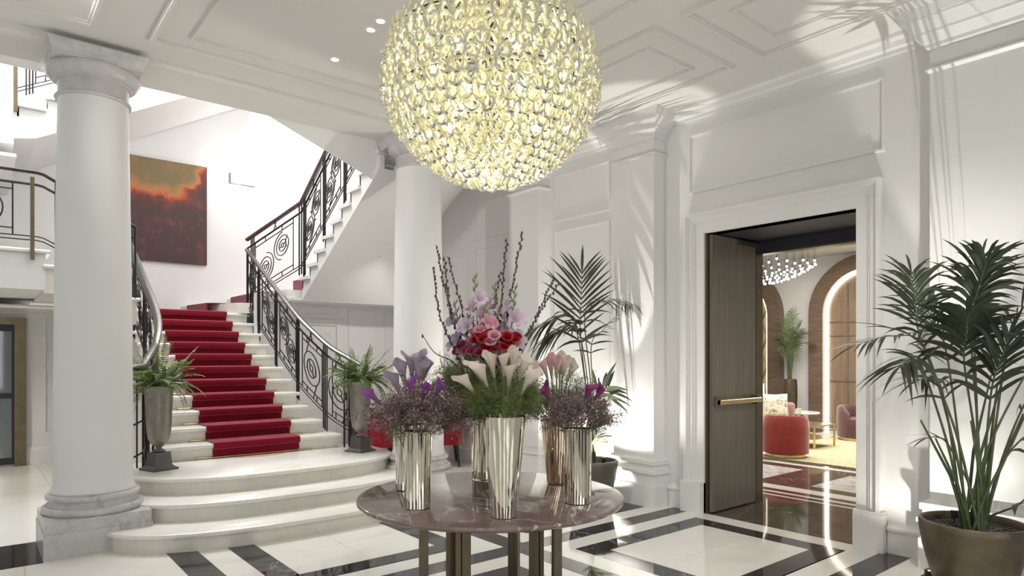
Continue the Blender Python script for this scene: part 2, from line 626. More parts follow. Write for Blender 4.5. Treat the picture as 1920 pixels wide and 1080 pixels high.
ceil_frame(1.045, 3.52, -2.6, 5.64)
ceil_frame(1.285, 3.29, -2.3, 5.42, 0.04, 0.022, 0.012)
ceil_frame(-3.6, 0.71, -2.6, 5.66)
ceil_frame(3.86, 4.93, 3.06, 5.64)
ceil_frame(4.09, 4.70, 3.30, 5.40, 0.04, 0.022, 0.012)
ceil_frame(3.86, 4.93, -2.0, 2.84)
ceil_frame(4.09, 4.70, -1.7, 2.605, 0.04, 0.022, 0.012)

# recessed downlights
dl_me = MB().lathe([(0.03, -0.004), (0.045, -0.004), (0.047, 0.0), (0.03, 0.003)], seg=20).mesh('rim', 'trim')
dg_me = MB().lathe([(0.001, -0.0045), (0.03, -0.0045)], seg=16, cap=False).mesh('lens', 'down')
spots = [(2.29, 4.28, 'recessed downlight nearest the chandelier in the white ceiling'),
         (2.295, 4.44, 'middle recessed downlight in the ceiling beside the chandelier'),
         (2.30, 5.07, 'recessed downlight alone nearest the beam over the stairs')]
for x, y, lb in spots:
    t = thing('recessed_downlight', lb, 'ceiling light', (x, y, ZC), 'ceiling downlights')
    link('rim', dl_me, t); link('lens', dg_me, t)
    light('downlight_beam', 'SPOT', (x, y, ZC - 0.03), 10, (1, 0.97, 0.92), 0.05, (0, 0, 0), spot=1.7, blend=0.8)

# unseen downlights added around the viewer to brighten the floor and walls
for x, y, lb, en, aim in ((3.9, 0.7, 'recessed downlight over the right palm', 110, (0.7, 2.2)), (3.2, 0.2, 'recessed downlight right of the viewer', 130, (1.6, 2.4)), (1.2, 0.9, 'recessed downlight just ahead of the viewer', 70, (1.0, 1.6)),
                          (-0.35, 1.4, 'recessed downlight left of the viewer', 30, (0, 0)), (-0.35, 3.1, 'recessed downlight ahead left of the viewer', 30, (0, 0)), (-0.35, 4.8, 'recessed downlight before the left column', 165, (10.2, 2.0))):
    t = thing('recessed_downlight', lb, 'ceiling light', (x, y, ZC), 'ceiling downlights')
    link('rim', dl_me, t); link('lens', dg_me, t)
    light('downlight_beam', 'SPOT', (x, y, ZC - 0.04), en, (1, 0.97, 0.92), 0.05, Vector((aim[0], aim[1], -ZC)).to_track_quat('-Z', 'Y').to_euler(), spot=1.35, blend=0.9)

# ================================================================== RIGHT WALL
b = MB()
DY0, DY1, DZ = 2.30, 3.70, 2.675
b.box(WX, WX + 0.15, -3.2, DY0, 0, ZC)
b.box(WX, WX + 0.15, DY1, 6.55, 0, ZC)
b.box(WX, WX + 0.15, DY0, DY1, DZ, ZC)
b.box(WX, WX + 0.15, 6.55, WB, 0, 7.6)
wall_right = struct(b.build('wall_right', 'wall'))


def panel_x(parent, x, y0, y1, z0, z1, wd=0.032, d=0.016, m='trim'):
    """moulded panel frame on a wall that faces -X"""
    b = MB()
    for e_, w_, p_ in ((0.0, wd, d * 0.55), (wd * 0.22, wd * 0.5, d)):
        a0, a1, c0, c1 = y0 + e_, y1 - e_, z0 + e_, z1 - e_
        b.box(x - p_, x, a0, a1, c1 - w_, c1)
        b.box(x - p_, x, a0, a1, c0, c0 + w_)
        b.box(x - p_, x, a0, a0 + w_, c0 + w_, c1 - w_)
        b.box(x - p_, x, a1 - w_, a1, c0 + w_, c1 - w_)
    return b.build('panel_moulding', m, parent)


def panel_y(parent, y, x0, x1, z0, z1, wd=0.032, d=0.016, m='trim'):
    b = MB()
    for e_, w_, p_ in ((0.0, wd, d * 0.55), (wd * 0.22, wd * 0.5, d)):
        a0, a1, c0, c1 = x0 + e_, x1 - e_, z0 + e_, z1 - e_
        b.box(a0, a1, y - p_, y, c1 - w_, c1)
        b.box(a0, a1, y - p_, y, c0, c0 + w_)
        b.box(a0, a0 + w_, y - p_, y, c0 + w_, c1 - w_)
        b.box(a1 - w_, a1, y - p_, y, c0 + w_, c1 - w_)
    return b.build('panel_moulding', m, parent)


panel_x(wall_right, WX, 2.09, 3.885, 3.075, 3.655)
for y0, y1 in ((4.90, 5.80), (6.62, 7.42), (7.56, 8.6)):
    panel_x(wall_right, WX, y0, y1, 0.52, 3.0 if y1 < 7.5 else 2.95)
    if y1 < 7.5:
        panel_x(wall_right, WX, y0, y1, 3.10, 3.66)
panel_x(wall_right, WX, -2.4, 0.8, 0.52, 3.0)

# cornice: stepped crown along the wall
CORN = [(0, 0.13), (0.016, 0.13), (0.02, 0.10), (0.04, 0.085), (0.055, 0.05), (0.085, 0.03), (0.09, 0.0), (0, 0)]


def cornice_x(y0, y1, x=WX, top=ZC, k=1.0, parent=None, name='cornice'):
    MB().extr([(x - p * k, top - q * k) for p, q in CORN], 'y', y0, y1).build(name, 'trim', parent or wall_right)


cornice_x(1.73, 4.17)
cornice_x(4.70, 5.87)
cornice_x(6.45, 6.55)
cornice_x(-3.2, 0.95)


# pilasters with cap and base
def pilaster(y0, y1):
    X0 = 5.25
    p = MB().box(X0, WX, y0, y1, 0, ZC).build('pilaster', 'trim', wall_right)
    b = MB()                                        # capital: two beads and a stepped crown
    for z0, z1, d, e in ((3.50, 3.518, 0.004, 0.026), (3.518, 3.53, 0.026, 0.026), (3.545, 3.558, 0.004, 0.018), (3.66, 3.675, 0.004, 0.02), (3.675, 3.70, 0.022, 0.024), (3.70, 3.755, 0.026, 0.075), (3.755, 3.775, 0.08, 0.082), (3.775, 3.84, 0.086, 0.135), (3.84, 3.86, 0.142, 0.144), (3.86, ZC, 0.15, 0.165)):
        v_ = [(X0 - d, y0 - d, z0), (WX, y0 - d, z0), (WX, y1 + d, z0), (X0 - d, y1 + d, z0), (X0 - e, y0 - e, z1), (WX, y0 - e, z1), (WX, y1 + e, z1), (X0 - e, y1 + e, z1)]
        b.add(v_, [(3, 2, 1, 0), (4, 5, 6, 7), (0, 1, 5, 4), (1, 2, 6, 5), (2, 3, 7, 6), (3, 0, 4, 7)])
    b.build('pilaster_capital', 'trim', p)
    b = MB()
    for z0, z1, d in ((0, 0.215, 0.055), (0.215, 0.33, 0.045), (0.33, 0.36, 0.065), (0.36, 0.42, 0.035), (0.42, 0.465, 0.05), (0.465, 0.485, 0.02)):
        b.box(X0 - d, WX, y0 - d, y1 + d, z0, z1)
    b.build('pilaster_base', 'trim', p)
    return p


pilaster(4.17, 4.70)
pilaster(5.89, 6.44)
pilaster(1.00, 1.73)

# skirting
def skirt_x(y0, y1, name='baseboard_right'):
    b = MB().extr([(WX, 0), (WX - 0.022, 0), (WX - 0.022, 0.17), (WX - 0.036, 0.175), (WX - 0.036, 0.195), (WX - 0.014, 0.215), (WX - 0.008, 0.235), (WX, 0.235)], 'y', y0, y1)
    return struct(b.build(name, 'trim'))


skirt_x(1.79, 2.07); skirt_x(3.93, 4.11); skirt_x(4.76, 5.83); skirt_x(6.5, 8.8); skirt_x(-3.2, 0.94)

# door casing
b = MB()


def casing(off0, off1, d):
    b.box(WX - d, WX, DY0 - off1, DY0 - off0, 0, DZ + off1)
    b.box(WX - d, WX, DY1 + off0, DY1 + off1, 0, DZ + off1)
    b.box(WX - d, WX, DY0 - off0, DY1 + off0, DZ + off0, DZ + off1)
casing(0.0, 0.095, 0.022)
casing(0.095, 0.115, 0.036)
casing(0.115, 0.15, 0.048)
casing(0.15, 0.165, 0.060)
casing(0.165, 0.195, 0.075)
trim_1 = struct(b.build('trim_1', 'trim'))
b = MB()
for ya, yb in ((DY0 - 0.225, DY0 + 0.0), (DY1 - 0.0, DY1 + 0.225)):
    b.box(WX - 0.085, WX, ya, yb, 0, 0.29)
    b.box(WX - 0.078, WX, ya + 0.008, yb, 0.29, 0.305)
b.build('plinth_block', 'trim', trim_1)

# brass socket plate seen between the palm leaves
t = thing('switch_plate', 'small brass switch plate on the white wall behind the right palm', 'switch plate', (WX, 1.915, 1.39))
b = MB().box(-0.008, 0, -0.05, 0.05, -0.045, 0.045); b.build('plate', 'brass', t)
for dy in (-0.02, 0.02):
    MB().box(-0.014, -0.008, dy - 0.009, dy + 0.009, -0.016, 0.016).build('rocker', 'palelw', t)

# ================================================================== OTHER WALLS
wall_back = struct(MB().box(-4, WX + 0.15, WB, WB + 0.15, 0, 7.6).build('wall_back', 'wall'))
b = MB()
b.box(-4.15, -4, -3.2, WB, 0, 7.6)
wall_left = struct(b.build('wall_left', 'wall'))
wall_front = struct(MB().box(-4, WX, -3.35, -3.2, 0, ZC).build('wall_front', 'wall'))
wall_gallery = struct(MB().box(-4, WX, 6.40, 6.55, ZC + 0.2, 7.6).build('wall_gallery', 'wall'))
stair_ceiling = struct(MB().box(-4, WX + 0.15, 6.4, WB + 0.15, 7.6, 7.7).build('ceiling_stairwell', 'ceil'))

# unseen windows added to light the hall and show in the polished metal
def added_window(n, axis, c, pos):
    if axis == 'y':
        f = MB()
        for x0, x1, z0, z1 in ((c - 0.75, c - 0.65, 0.4, 3.1), (c + 0.65, c + 0.75, 0.4, 3.1), (c - 0.65, c + 0.65, 3.0, 3.1), (c - 0.65, c + 0.65, 0.4, 0.5), (c - 0.03, c + 0.03, 0.5, 3.0), (c - 0.65, c + 0.65, 1.7, 1.75)):
            f.box(x0, x1, pos, pos + 0.06, z0, z1)
        o = struct(f.build('window_%d' % n, 'trim'))
        MB().box(c - 0.65, c + 0.65, pos, pos + 0.012, 0.5, 3.0).build('pane', 'winlight', o)
    else:
        f = MB()
        for x0, x1, z0, z1 in ((c - 0.75, c - 0.65, 0.4, 3.1), (c + 0.65, c + 0.75, 0.4, 3.1), (c - 0.65, c + 0.65, 3.0, 3.1), (c - 0.65, c + 0.65, 0.4, 0.5), (c - 0.03, c + 0.03, 0.5, 3.0), (c - 0.65, c + 0.65, 1.7, 1.75)):
            f.box(pos, pos + 0.06, x0, x1, z0, z1)
        o = struct(f.build('window_%d' % n, 'trim'))
        MB().box(pos, pos + 0.012, c - 0.65, c + 0.65, 0.5, 3.0).build('pane', 'winlight', o)


for _n, _x in enumerate((-2.2, 0.4, 3.0)):
    added_window(_n + 1, 'y', _x, -3.2)
for _n, _y in enumerate((-0.6, 3.0)):
    added_window(_n + 4, 'x', _y, -4.0)

# unseen dark doors added behind the viewer so the vases reflect dark streaks
for n_, (ax_, c_) in enumerate((('y', -0.9), ('y', 1.7), ('y', 4.4), ('x', 1.2), ('x', -2.3), ('x', 4.9))):
    b = MB(); hw = 0.42
    for z0, z1 in ((0.0, 0.12), (1.0, 1.1), (2.5, 2.6)):
        b.box(c_ - hw, c_ + hw, 0, 0.06, z0, z1)
    for x0, x1 in ((c_ - hw, c_ - hw + 0.09), (c_ - 0.045, c_ + 0.045), (c_ + hw - 0.09, c_ + hw)):
        b.box(x0, x1, 0, 0.06, 0.12, 2.5)
    b.box(c_ - hw, c_ + hw, 0, 0.03, 0.0, 2.6)
    if ax_ == 'y':
        b.v = [(x, y - 3.2, z) for x, y, z in b.v]
    else:
        b.v = [(y - 4.0, x, z) for x, y, z in b.v]
        b.f = [tuple(reversed(f_)) for f_ in b.f]
    struct(b.build('door_%d' % (n_ + 4), 'dark'))

# back wall below the left platform: panelling and skirting
panel_y(wall_back, WB, 0.80, 1.60, 0.45, 2.02)
panel_y(wall_back, WB, -1.0, 0.55, 2.08, 2.18, 0.02, 0.012)
b = MB().extr([(WB, 0), (WB - 0.022, 0), (WB - 0.022, 0.20), (WB - 0.01, 0.24), (WB, 0.24)], 'x', 0.60, 1.6)
struct(b.build('baseboard_back', 'trim'))

# bronze glazed door in the back wall at far left
dr = MB()
for x0, x1, z0, z1 in ((0.47, 0.60, 0, 2.02), (-1.2, 0.47, 1.93, 2.02), (-1.2, -1.05, 0, 1.93)):
    dr.box(x0, x1, WB - 0.07, WB, z0, z1)
door_1 = struct(dr.build('door_1', 'bronze'))
b = MB()
for x0, x1, z0, z1 in ((0.20, 0.26, 0.03, 1.93), (0.44, 0.47, 0.03, 1.93), (0.26, 0.44, 0.03, 0.12), (0.26, 0.44, 1.84, 1.93), (0.26, 0.44, 0.93, 1.0)):
    b.box(x0, x1, WB - 0.05, WB - 0.01, z0, z1)
b.build('sash', 'dark', door_1)
MB().box(0.26, 0.44, WB - 0.035, WB - 0.02, 0.12, 1.84).build('pane', 'pane', door_1)
MB().box(-1.05, 0.20, WB - 0.03, WB - 0.01, 0.03, 1.93).build('door_leaf', 'dark', door_1)
MB().box(0.17, 0.185, WB - 0.07, WB - 0.03, 0.3, 1.7).build('pull_handle', 'brass', door_1)

# ================================================================== COLUMNS
def column(x, y, label):
    t = thing('column', label, 'column', (x, y, 0), 'round white columns under the beam')
    h = 0.3575
    pl = MB().frustum(0, 0, h, h, 0, 0.188).build('plinth', 'carrara', t)
    MB().frustum(0, 0, h - 0.008, h - 0.008, 0.188, 0.278).build('plinth_cap', 'carrara', pl)
    prof = [(0.335, 0.278), (0.347, 0.29), (0.352, 0.308), (0.347, 0.328), (0.335, 0.338), (0.318, 0.341), (0.316, 0.35), (0.302, 0.362), (0.300, 0.372), (0.304, 0.382), (0.314, 0.386), (0.324, 0.395), (0.327, 0.408), (0.324, 0.42), (0.314, 0.43), (0.298, 0.432), (0.298, 0.44)]
    MB().lathe(prof, 0, 0, 56).build('base_moulding', 'carrara', t, True)
    prof = [(0.292, 0.44), (0.292, 0.452), (0.281, 0.475), (0.276, 0.52)]
    for i in range(12):
        k = i / 11
        prof.append((0.276 - 0.032 * k ** 1.6, 0.6 + 2.86 * k))
    prof += [(0.243, 3.50), (0.246, 3.52)]
    MB().lathe(prof, 0, 0, 56).build('shaft', 'column', t, True)
    prof = [(0.246, 3.52), (0.262, 3.524), (0.268, 3.536), (0.262, 3.548), (0.247, 3.552), (0.245, 3.57), (0.246, 3.65), (0.252, 3.656), (0.266, 3.66), (0.270, 3.668), (0.285, 3.672), (0.305, 3.69), (0.322, 3.715), (0.330, 3.74), (0.328, 3.762), (0.318, 3.77)]
    cap = MB().lathe(prof, 0, 0, 56).build('capital', 'carrara', t, True)
    b = MB()
    pr = [(0.300, 3.765), (0.302, 3.79), (0.308, 3.812), (0.312, 3.815), (0.318, 3.84), (0.33, 3.862), (0.336, 3.872)]
    for (a0, z0), (a1, z1) in zip(pr[:-1], pr[1:]):
        b.frustum(0, 0, a0, a1, z0, z1)
    b.build('abacus', 'carrara', cap)
    return t


column(0.772, 6.2375, 'white column at left with grey marble base and capital beside the red-carpeted stairs')
column(3.80, 6.2375, 'white column behind the flower table, between the stairs and the palm')

# ================================================================== STAIRCASE
SXC = 2.36                       # centre line of the main flight
RZ = 0.152; TD = 0.27
PZ = 0.45                        # podium
Y1 = 7.2                         # first riser


def sup(a, bb, yc, n=30, e=2.6, back=None):
    """front outline of a curved step: superellipse, closed at the back"""
    pts = []
    for i in range(n + 1):
        th = PI * i / n
        c, s_ = math.cos(th), math.sin(th)
        x = SXC - a * math.copysign(abs(c) ** (2 / e), c)
        y = yc - bb * abs(s_) ** (2 / e)
        pts.append((x, y))
    pts += [(SXC + a, back), (SXC - a, back)]
    return pts


stair = thing('staircase', 'cream marble grand staircase with curved lower steps rising to a landing', 'staircase', (SXC, 6.0, 0))


def slab(poly_fn, z0, z1, mt, name):
    MB().prism(poly_fn, z0, z1).build(name, mt, stair, world=True)


def curved_step(a, bb, yc, z0, z1, back):
    # riser drum
    MB().prism(sup(a - 0.035, bb - 0.035, yc, back=back), z0, z1 - 0.045).build('riser', 'riserm', stair, world=True)
    # tread with a rounded nosing, from stacked outlines
    b = MB(); rows = []
    for d, z in ((0.02, z1 - 0.045), (0.006, z1 - 0.038), (0, z1 - 0.0225), (0.006, z1 - 0.007), (0.02, z1)):
        rows.append([(x, y, z) for x, y in sup(a - d, bb - d, yc, back=back)])
    n = len(rows[0]); v = [p for r in rows for p in r]; f = []
    for i in range(len(rows) - 1):
        for k in range(n):
            f.append((i * n + k, i * n + (k + 1) % n, (i + 1) * n + (k + 1) % n, (i + 1) * n + k))
    f.append(tuple(range(n - 1, -1, -1))); f.append(tuple((len(rows) - 1) * n + k for k in range(n)))
    b.add(v, f)
    b.build('tread', 'stairm', stair, True, world=True)


curved_step(1.60, 0.90, 6.21, 0.0, 0.15, 6.60)
curved_step(1.40, 0.80, 6.47, 0.15, 0.30, 6.70)
curved_step(1.30, 0.80, 6.82, 0.30, 0.45, 7.35)


def half(k):
    return {1: 0.94, 2: 0.82}.get(k, 0.765)


def tread_box(x0, x1, y0, y1, z, th=0.042):
    """tread whose front (-Y) and end nosings are rounded"""
    b = MB()
    pr = [(y0 + 0.014, z - th), (y0 + 0.004, z - th * 0.8), (y0, z - th * 0.5), (y0 + 0.004, z - th * 0.2), (y0 + 0.014, z), (y1, z), (y1, z - th)]
    b.extr(pr, 'x', x0, x1)
    return b


NS = 11
for k in range(1, NS + 1):
    y = Y1 + (k - 1) * TD
    z = PZ + RZ * k
    h = half(k)
    yb = y + TD if k < NS else WB - 0.02
    MB().box(SXC - h, SXC + h, y, y + 0.03, z - RZ, z - 0.04).build('riser', 'riserm', stair, world=True)
    if k < NS:
        tread_box(SXC - h - 0.03, SXC + h + 0.03, y - 0.035, yb + 0.03, z).build('tread', 'stairm', stair, True, world=True)
LZ = PZ + RZ * NS                # landing 2.122
LY = Y1 + (NS - 1) * TD          # 9.9
b = tread_box(-0.2, SXC + 0.795, LY - 0.035, WB - 0.03, LZ)
b.build('landing', 'stairm', stair, True, world=True)
# plastered body of the main flight
pr = [(Y1 + 0.03, PZ), (Y1 + 0.03, PZ + RZ - 0.05)]
for k in range(2, NS + 1):
    y = Y1 + (k - 1) * TD
    pr += [(y + 0.03, PZ + RZ * (k - 1) - 0.042), (y + 0.03, PZ + RZ * k - 0.05)]
pr += [(LY + 0.25, LZ - 0.05), (LY + 0.25, 0), (Y1 + 0.03, 0)]
MB().extr(pr, 'x', SXC - 0.75, SXC + 0.75).build('flight_body', 'wall', stair, world=True)

# winders that turn right to the second flight
XR2 = 3.52                       # open edge of the second flight
Y2 = 8.80
Z = [LZ + RZ * i for i in range(1, 4)]         # 2.274 2.426 2.578


def wedge(poly, z, name='tread'):
    MB().prism(poly, z - 0.045, z).build(name, 'stairm', stair, world=True)


def wriser(poly, z):
    MB().prism(poly, z - RZ, z - 0.045).build('riser', 'riserm', stair, world=True)


w12 = [(2.98, 9.88), (3.18, 9.78), (3.27, 9.62), (5.40, 9.62), (5.40, 11.27), (2.55, 11.27)]
w13 = [(3.26, 9.50), (3.40, 9.05), (5.40, 8.95), (5.40, 11.27), (3.25, 11.27)]
w14 = [(3.42, 9.05), (3.50, 8.80), (5.40, 8.80), (5.40, 9.9)]
for p, z in ((w12, Z[0]), (w13, Z[1])):
    wedge(p, z); wriser(p, z)
# second flight, coming back toward the viewer
N2 = 9
for i in range(N2):
    y = Y2 - 0.245 * i
    z = Z[2] + RZ * i
    MB().box(XR2, 4.3, y - 0.03, y, z - RZ, z - 0.04).build('riser', 'riserm', stair, world=True)
    b = MB()
    th = 0.042
    y0, y1 = y + 0.035, y - 0.275
    b.extr([(y0 - 0.014, z - th), (y0 - 0.004, z - th * .8), (y0, z - th * .5), (y0 - 0.004, z - th * .2), (y0 - 0.014, z), (y1, z), (y1, z - th)], 'x', XR2 - 0.035, 4.3)
    b.build('tread', 'stairm', stair, True, world=True)
# string: the white side of the second flight
pr = []
for i in range(N2):
    y = Y2 - 0.245 * i
    z = Z[2] + RZ * i
    pr += [(y, z - RZ - 0.04), (y, z - 0.045)]
yE = Y2 - 0.245 * N2
pr += [(yE, Z[2] + RZ * (N2 - 1) - 0.045), (yE, Z[2] + RZ * (N2 - 1) - 0.20), (Y2 + 0.02, Z[2] - RZ - 0.16)]
MB().extr(pr, 'x', XR2, XR2 + 0.06).build('string', 'wall', stair, world=True)
# soffit under the second flight: a warped surface from the string to the wall
def soff(s):
    """s 0..1 from the foot to the head: left edge point, right edge point"""
    yl = Y2 + 0.02 + (yE - Y2 - 0.02) * s
    zl = Z[2] - RZ - 0.16 + (Z[2] + RZ * (N2 - 1) - 0.20 - Z[2] + RZ + 0.16) * s
    rt = [(8.80, 2.268), (8.62, 2.95), (8.25, 3.60), (7.67, 3.90), (7.0, 4.12), (6.6, 4.25)]
    q = s * (len(rt) - 1); i = min(int(q), len(rt) - 2); fr = q - i
    yr = rt[i][0] + (rt[i + 1][0] - rt[i][0]) * fr
    zr = rt[i][1] + (rt[i + 1][1] - rt[i][1]) * fr
    return yl, zl, yr, zr
b = MB(); nu, nv = 24, 14; v = []; f = []
for i in range(nu + 1):
    yl, zl, yr, zr = soff(i / nu)
    for j in range(nv + 1):
        t_ = j / nv
        e_ = t_ ** 2.2
        v.append((XR2 + 0.005 + (5.43 - XR2 - 0.005) * t_, yl + (yr - yl) * e_, zl + (zr - zl) * e_))
n0 = len(v)
v += [(x, y, z + 0.05) for x, y, z in v]
for i in range(nu):
    for j in range(nv):
        a = i * (nv + 1) + j
        f.append((a, a + 1, a + nv + 2, a + nv + 1))
        f.append((n0 + a, n0 + a + nv + 1, n0 + a + nv + 2, n0 + a + 1))
b.add(v, f)
b.build('soffit', 'wall', stair, True, world=True)
# soffit of the winders at the head of the flight, tucked behind the beam
b = MB()
P = [(2.27, 6.555, 3.874), (3.525, 6.77, 3.50), (4.05, 6.555, 3.874), (2.27, 6.555, 4.1), (3.52, 6.95, 3.86), (4.05, 6.555, 4.1)]
b.add(P, [(0, 2, 1), (3, 4, 5), (0, 1, 4, 3), (1, 2, 5, 4), (2, 0, 3, 5)])
b.build('head_soffit', 'wall', stair, world=True)

# wall under the landing, with the small cupboard door and panelling
wall_alcove = struct(MB().box(SXC + 0.76, WX, 9.45, 9.58, 0, 2.40).build('wall_alcove', 'wall'))
AY = 9.45
struct(MB().box(3.40, WX, 8.815, 9.45, 2.266, 2.30).build('ceiling_alcove', 'wall'))
panel_y(wall_alcove, AY, 4.50, 5.0, 0.4, 2.22)
panel_y(wall_alcove, AY, 5.12, 5.36, 0.4, 2.22)
panel_y(wall_alcove, AY, 3.70, 4.36, 2.12, 2.24, 0.02, 0.012)
b = MB()
for x0, x1, z0, z1 in ((3.70, 3.80, 0, 2.05), (4.30, 4.40, 0, 2.05), (3.80, 4.30, 1.96, 2.05)):
    b.box(x0, x1, AY - 0.025, AY, z0, z1)
    b.box(x0 if x0 > 3.9 else x0, x1, AY - 0.035, AY - 0.025, z0, z1 - 0.04)
trim_2 = struct(b.build('trim_2', 'trim'))
door_2 = struct(MB().box(3.803, 4.297, AY - 0.018, AY - 0.001, 0.01, 1.955).build('door_2', 'trim'))
panel_y(door_2, AY - 0.018, 3.88, 4.21, 1.1, 1.86, 0.02, 0.008)
MB().box(4.285, 4.30, AY - 0.03, AY - 0.018, 1.5, 1.6).build('hinge', 'brass', door_2)

# left platform at the level of the second flight
plat = MB().box(-4, 0.62, 8.5, WB, 2.20, 2.575).build('platform_body', 'wall', stair, world=True)
tread_box(-4, 0.66, 8.46, 9.6, 2.62).build('tread', 'stairm', stair, True, world=True)
for i in range(3):
    x0 = 0.60 + 0.27 * i
    z = 2.62 - RZ * (i + 1)
    MB().box(x0, x0 + 0.33, 8.52, 10.2, z - 0.30, z - 0.042).build('riser', 'riserm', stair, world=True)
    tread_box(x0, x0 + 0.36, 8.47, 10.2, z).build('tread', 'stairm', stair, True, world=True)

# upper flight crossing the back of the stairwell
upper = thing('upper_stair_flight', 'white upper stair flight high above at far left behind the column', 'staircase', (0.4, 9.5, 4.0))
SL = 0.55
for i in range(12):
    x = 0.42 + 0.272 * i
    z = 4.42 + 0.15 * i
    b = MB()
    b.extr([(x - 0.03, z - 0.042), (x - 0.03, z), (x + 0.28, z), (x + 0.28, z - 0.042)], 'y', 9.44, WB - 0.02)
    b.build('tread', 'stairm', upper, world=True)
    MB().box(x, x + 0.02, 9.5, WB - 0.02, z - 0.15, z - 0.042).build('riser', 'riserm', upper, world=True)
pr = [(0.35, 4.22), (0.42, 4.37)]
for i in range(12):
    x = 0.42 + 0.272 * i
    pr += [(x + 0.02, 4.42 + 0.15 * i - 0.045), (x + 0.272, 4.42 + 0.15 * i - 0.045)]
pr += [(3.7, 5.75), (0.60, 4.05), (0.35, 4.0)]
MB().extr(pr, 'y', 9.5, WB - 0.02).build('flight_body', 'wall', upper, world=True)
MB().box(-3.98, 0.35, 9.3, WB - 0.02, 4.0, 4.30).build('landing_slab', 'wall', upper, world=True)
MB().box(-3.98, 0.38, 9.2, WB - 0.02, 3.86, 3.99).build('cornice', 'trim', upper, world=True)
MB().box(-3.98, 0.40, 9.12, WB - 0.02, 3.70, 3.74).build('cornice', 'trim', upper, world=True)
# upper floor edge behind the beam at far left
struct(MB().box(-4, 0.56, 7.30, 7.60, 4.17, 4.6).build('trim_3', 'trim'))
struct(MB().box(-4, 0.30, 7.22, 7.30, 4.20, 4.6).build('trim_4', 'trim'))

# half-round inlay at the foot of the stairs
b = MB(); n = 24
poly = [(SXC + 0.02 + 0.29 * math.cos(PI + PI * i / n), 7.165 + 0.17 * math.sin(PI + PI * i / n)) for i in range(n + 1)]
b.prism(poly, 0.45, 0.4515).build('inlay', 'palelw', stair, world=True)

# ================================================================== CARPET
run = thing('stair_runner', 'red carpet runner down the middle of the marble stairs', 'carpet', (SXC, Y1, PZ))
cx0, cx1 = 1.93, 2.835
pr = []
for k in range(1, NS + 1):
    y = Y1 + (k - 1) * TD; z = PZ + RZ * k
    yr = y - 0.006 if k else y
    pr += [(y - 0.004, z - RZ + (0.0 if k == 1 else 0.006)), (y - 0.004, z - 0.058), (y - 0.036, z - 0.045), (y - 0.040, z - 0.02), (y - 0.035, z + 0.002), (y - 0.02, z + 0.008)]
pr += [(WB - 0.03, LZ + 0.008)]
th = 0.013
v = []; f = []
for (y, z) in pr:
    for x in (cx0, cx1):
        v.append((x, y, z))
m_ = len(pr)
for i in range(m_ - 1):
    f.append((2 * i, 2 * i + 1, 2 * i + 3, 2 * i + 2))
off_ = len(v)
for i in range(m_):
    a = Vector((0, *pr[max(0, i - 1)])); c = Vector((0, *pr[min(m_ - 1, i + 1)]))
    t_ = (c - a).normalized()
    nn = Vector((0, -t_.z, t_.y)) * -1
    nn = Vector((0, -t_.z, t_.y))
    for x in (cx0, cx1):
        v.append((x, pr[i][0] + nn.y * th, pr[i][1] + nn.z * th))
for i in range(m_ - 1):
    f.append((off_ + 2 * i, off_ + 2 * i + 2, off_ + 2 * i + 3, off_ + 2 * i + 1))
    f.append((2 * i, 2 * i + 2, off_ + 2 * i + 2, off_ + 2 * i))
    f.append((2 * i + 1, off_ + 2 * i + 1, off_ + 2 * i + 3, 2 * i + 3))
MB().add(v, f).build('pile', 'carpet', run, True, world=True)
for k in range(1, NS + 1):
    y = Y1 + (k - 1) * TD; z = PZ + RZ * (k - 1)
    b = MB().tube([(1.78, y - 0.022, z + 0.012), (2.96, y - 0.022, z + 0.012)], 0.007, 8)
    b.ball((1.775, y - 0.022, z + 0.012), 0.011); b.ball((2.965, y - 0.022, z + 0.012), 0.011)
    b.build('stair_rod', 'brass', run, True, world=True)
# carpet on the turn
b = MB()
b.prism([(2.70, 10.38), (2.76, 10.30), (4.6, 9.9), (4.6, 10.9), (2.62, 11.1)], Z[0], Z[0] + 0.014)
b.prism([(2.695, 10.372), (2.715, 10.36), (2.64, 11.1), (2.60, 11.1)], Z[0] - RZ, Z[0] + 0.014)
b.prism([(3.24, 9.98), (3.28, 9.90), (4.6, 9.5), (4.6, 10.9), (3.24, 11.0)], Z[1], Z[1] + 0.014)
b.prism([(3.235, 9.97), (3.26, 9.95), (3.26, 11.0), (3.22, 11.0)], Z[1] - RZ, Z[1] + 0.014)
b.prism([(3.62, 9.4), (3.62, 8.75), (4.9, 8.75), (4.9, 9.4)], Z[2] - 0.14, Z[2] + 0.014)
b.build('winder_piece', 'carpet', run, world=True)

# ================================================================== RAILINGS
def cr(pts, n=10):
    """Catmull-Rom through points"""
    P_ = [Vector(p) for p in pts]
    P_ = [P_[0] * 2 - P_[1]] + P_ + [P_[-1] * 2 - P_[-2]]
    out = []
    for i in range(1, len(P_) - 2):
        p0, p1, p2, p3 = P_[i - 1:i + 3]
        for k in range(n):
            t = k / n
            out.append(0.5 * ((2 * p1) + (-p0 + p2) * t + (2 * p0 - 5 * p1 + 4 * p2 - p3) * t * t + (-p0 + 3 * p1 - 3 * p2 + p3) * t ** 3))
    out.append(P_[-2])
    return out


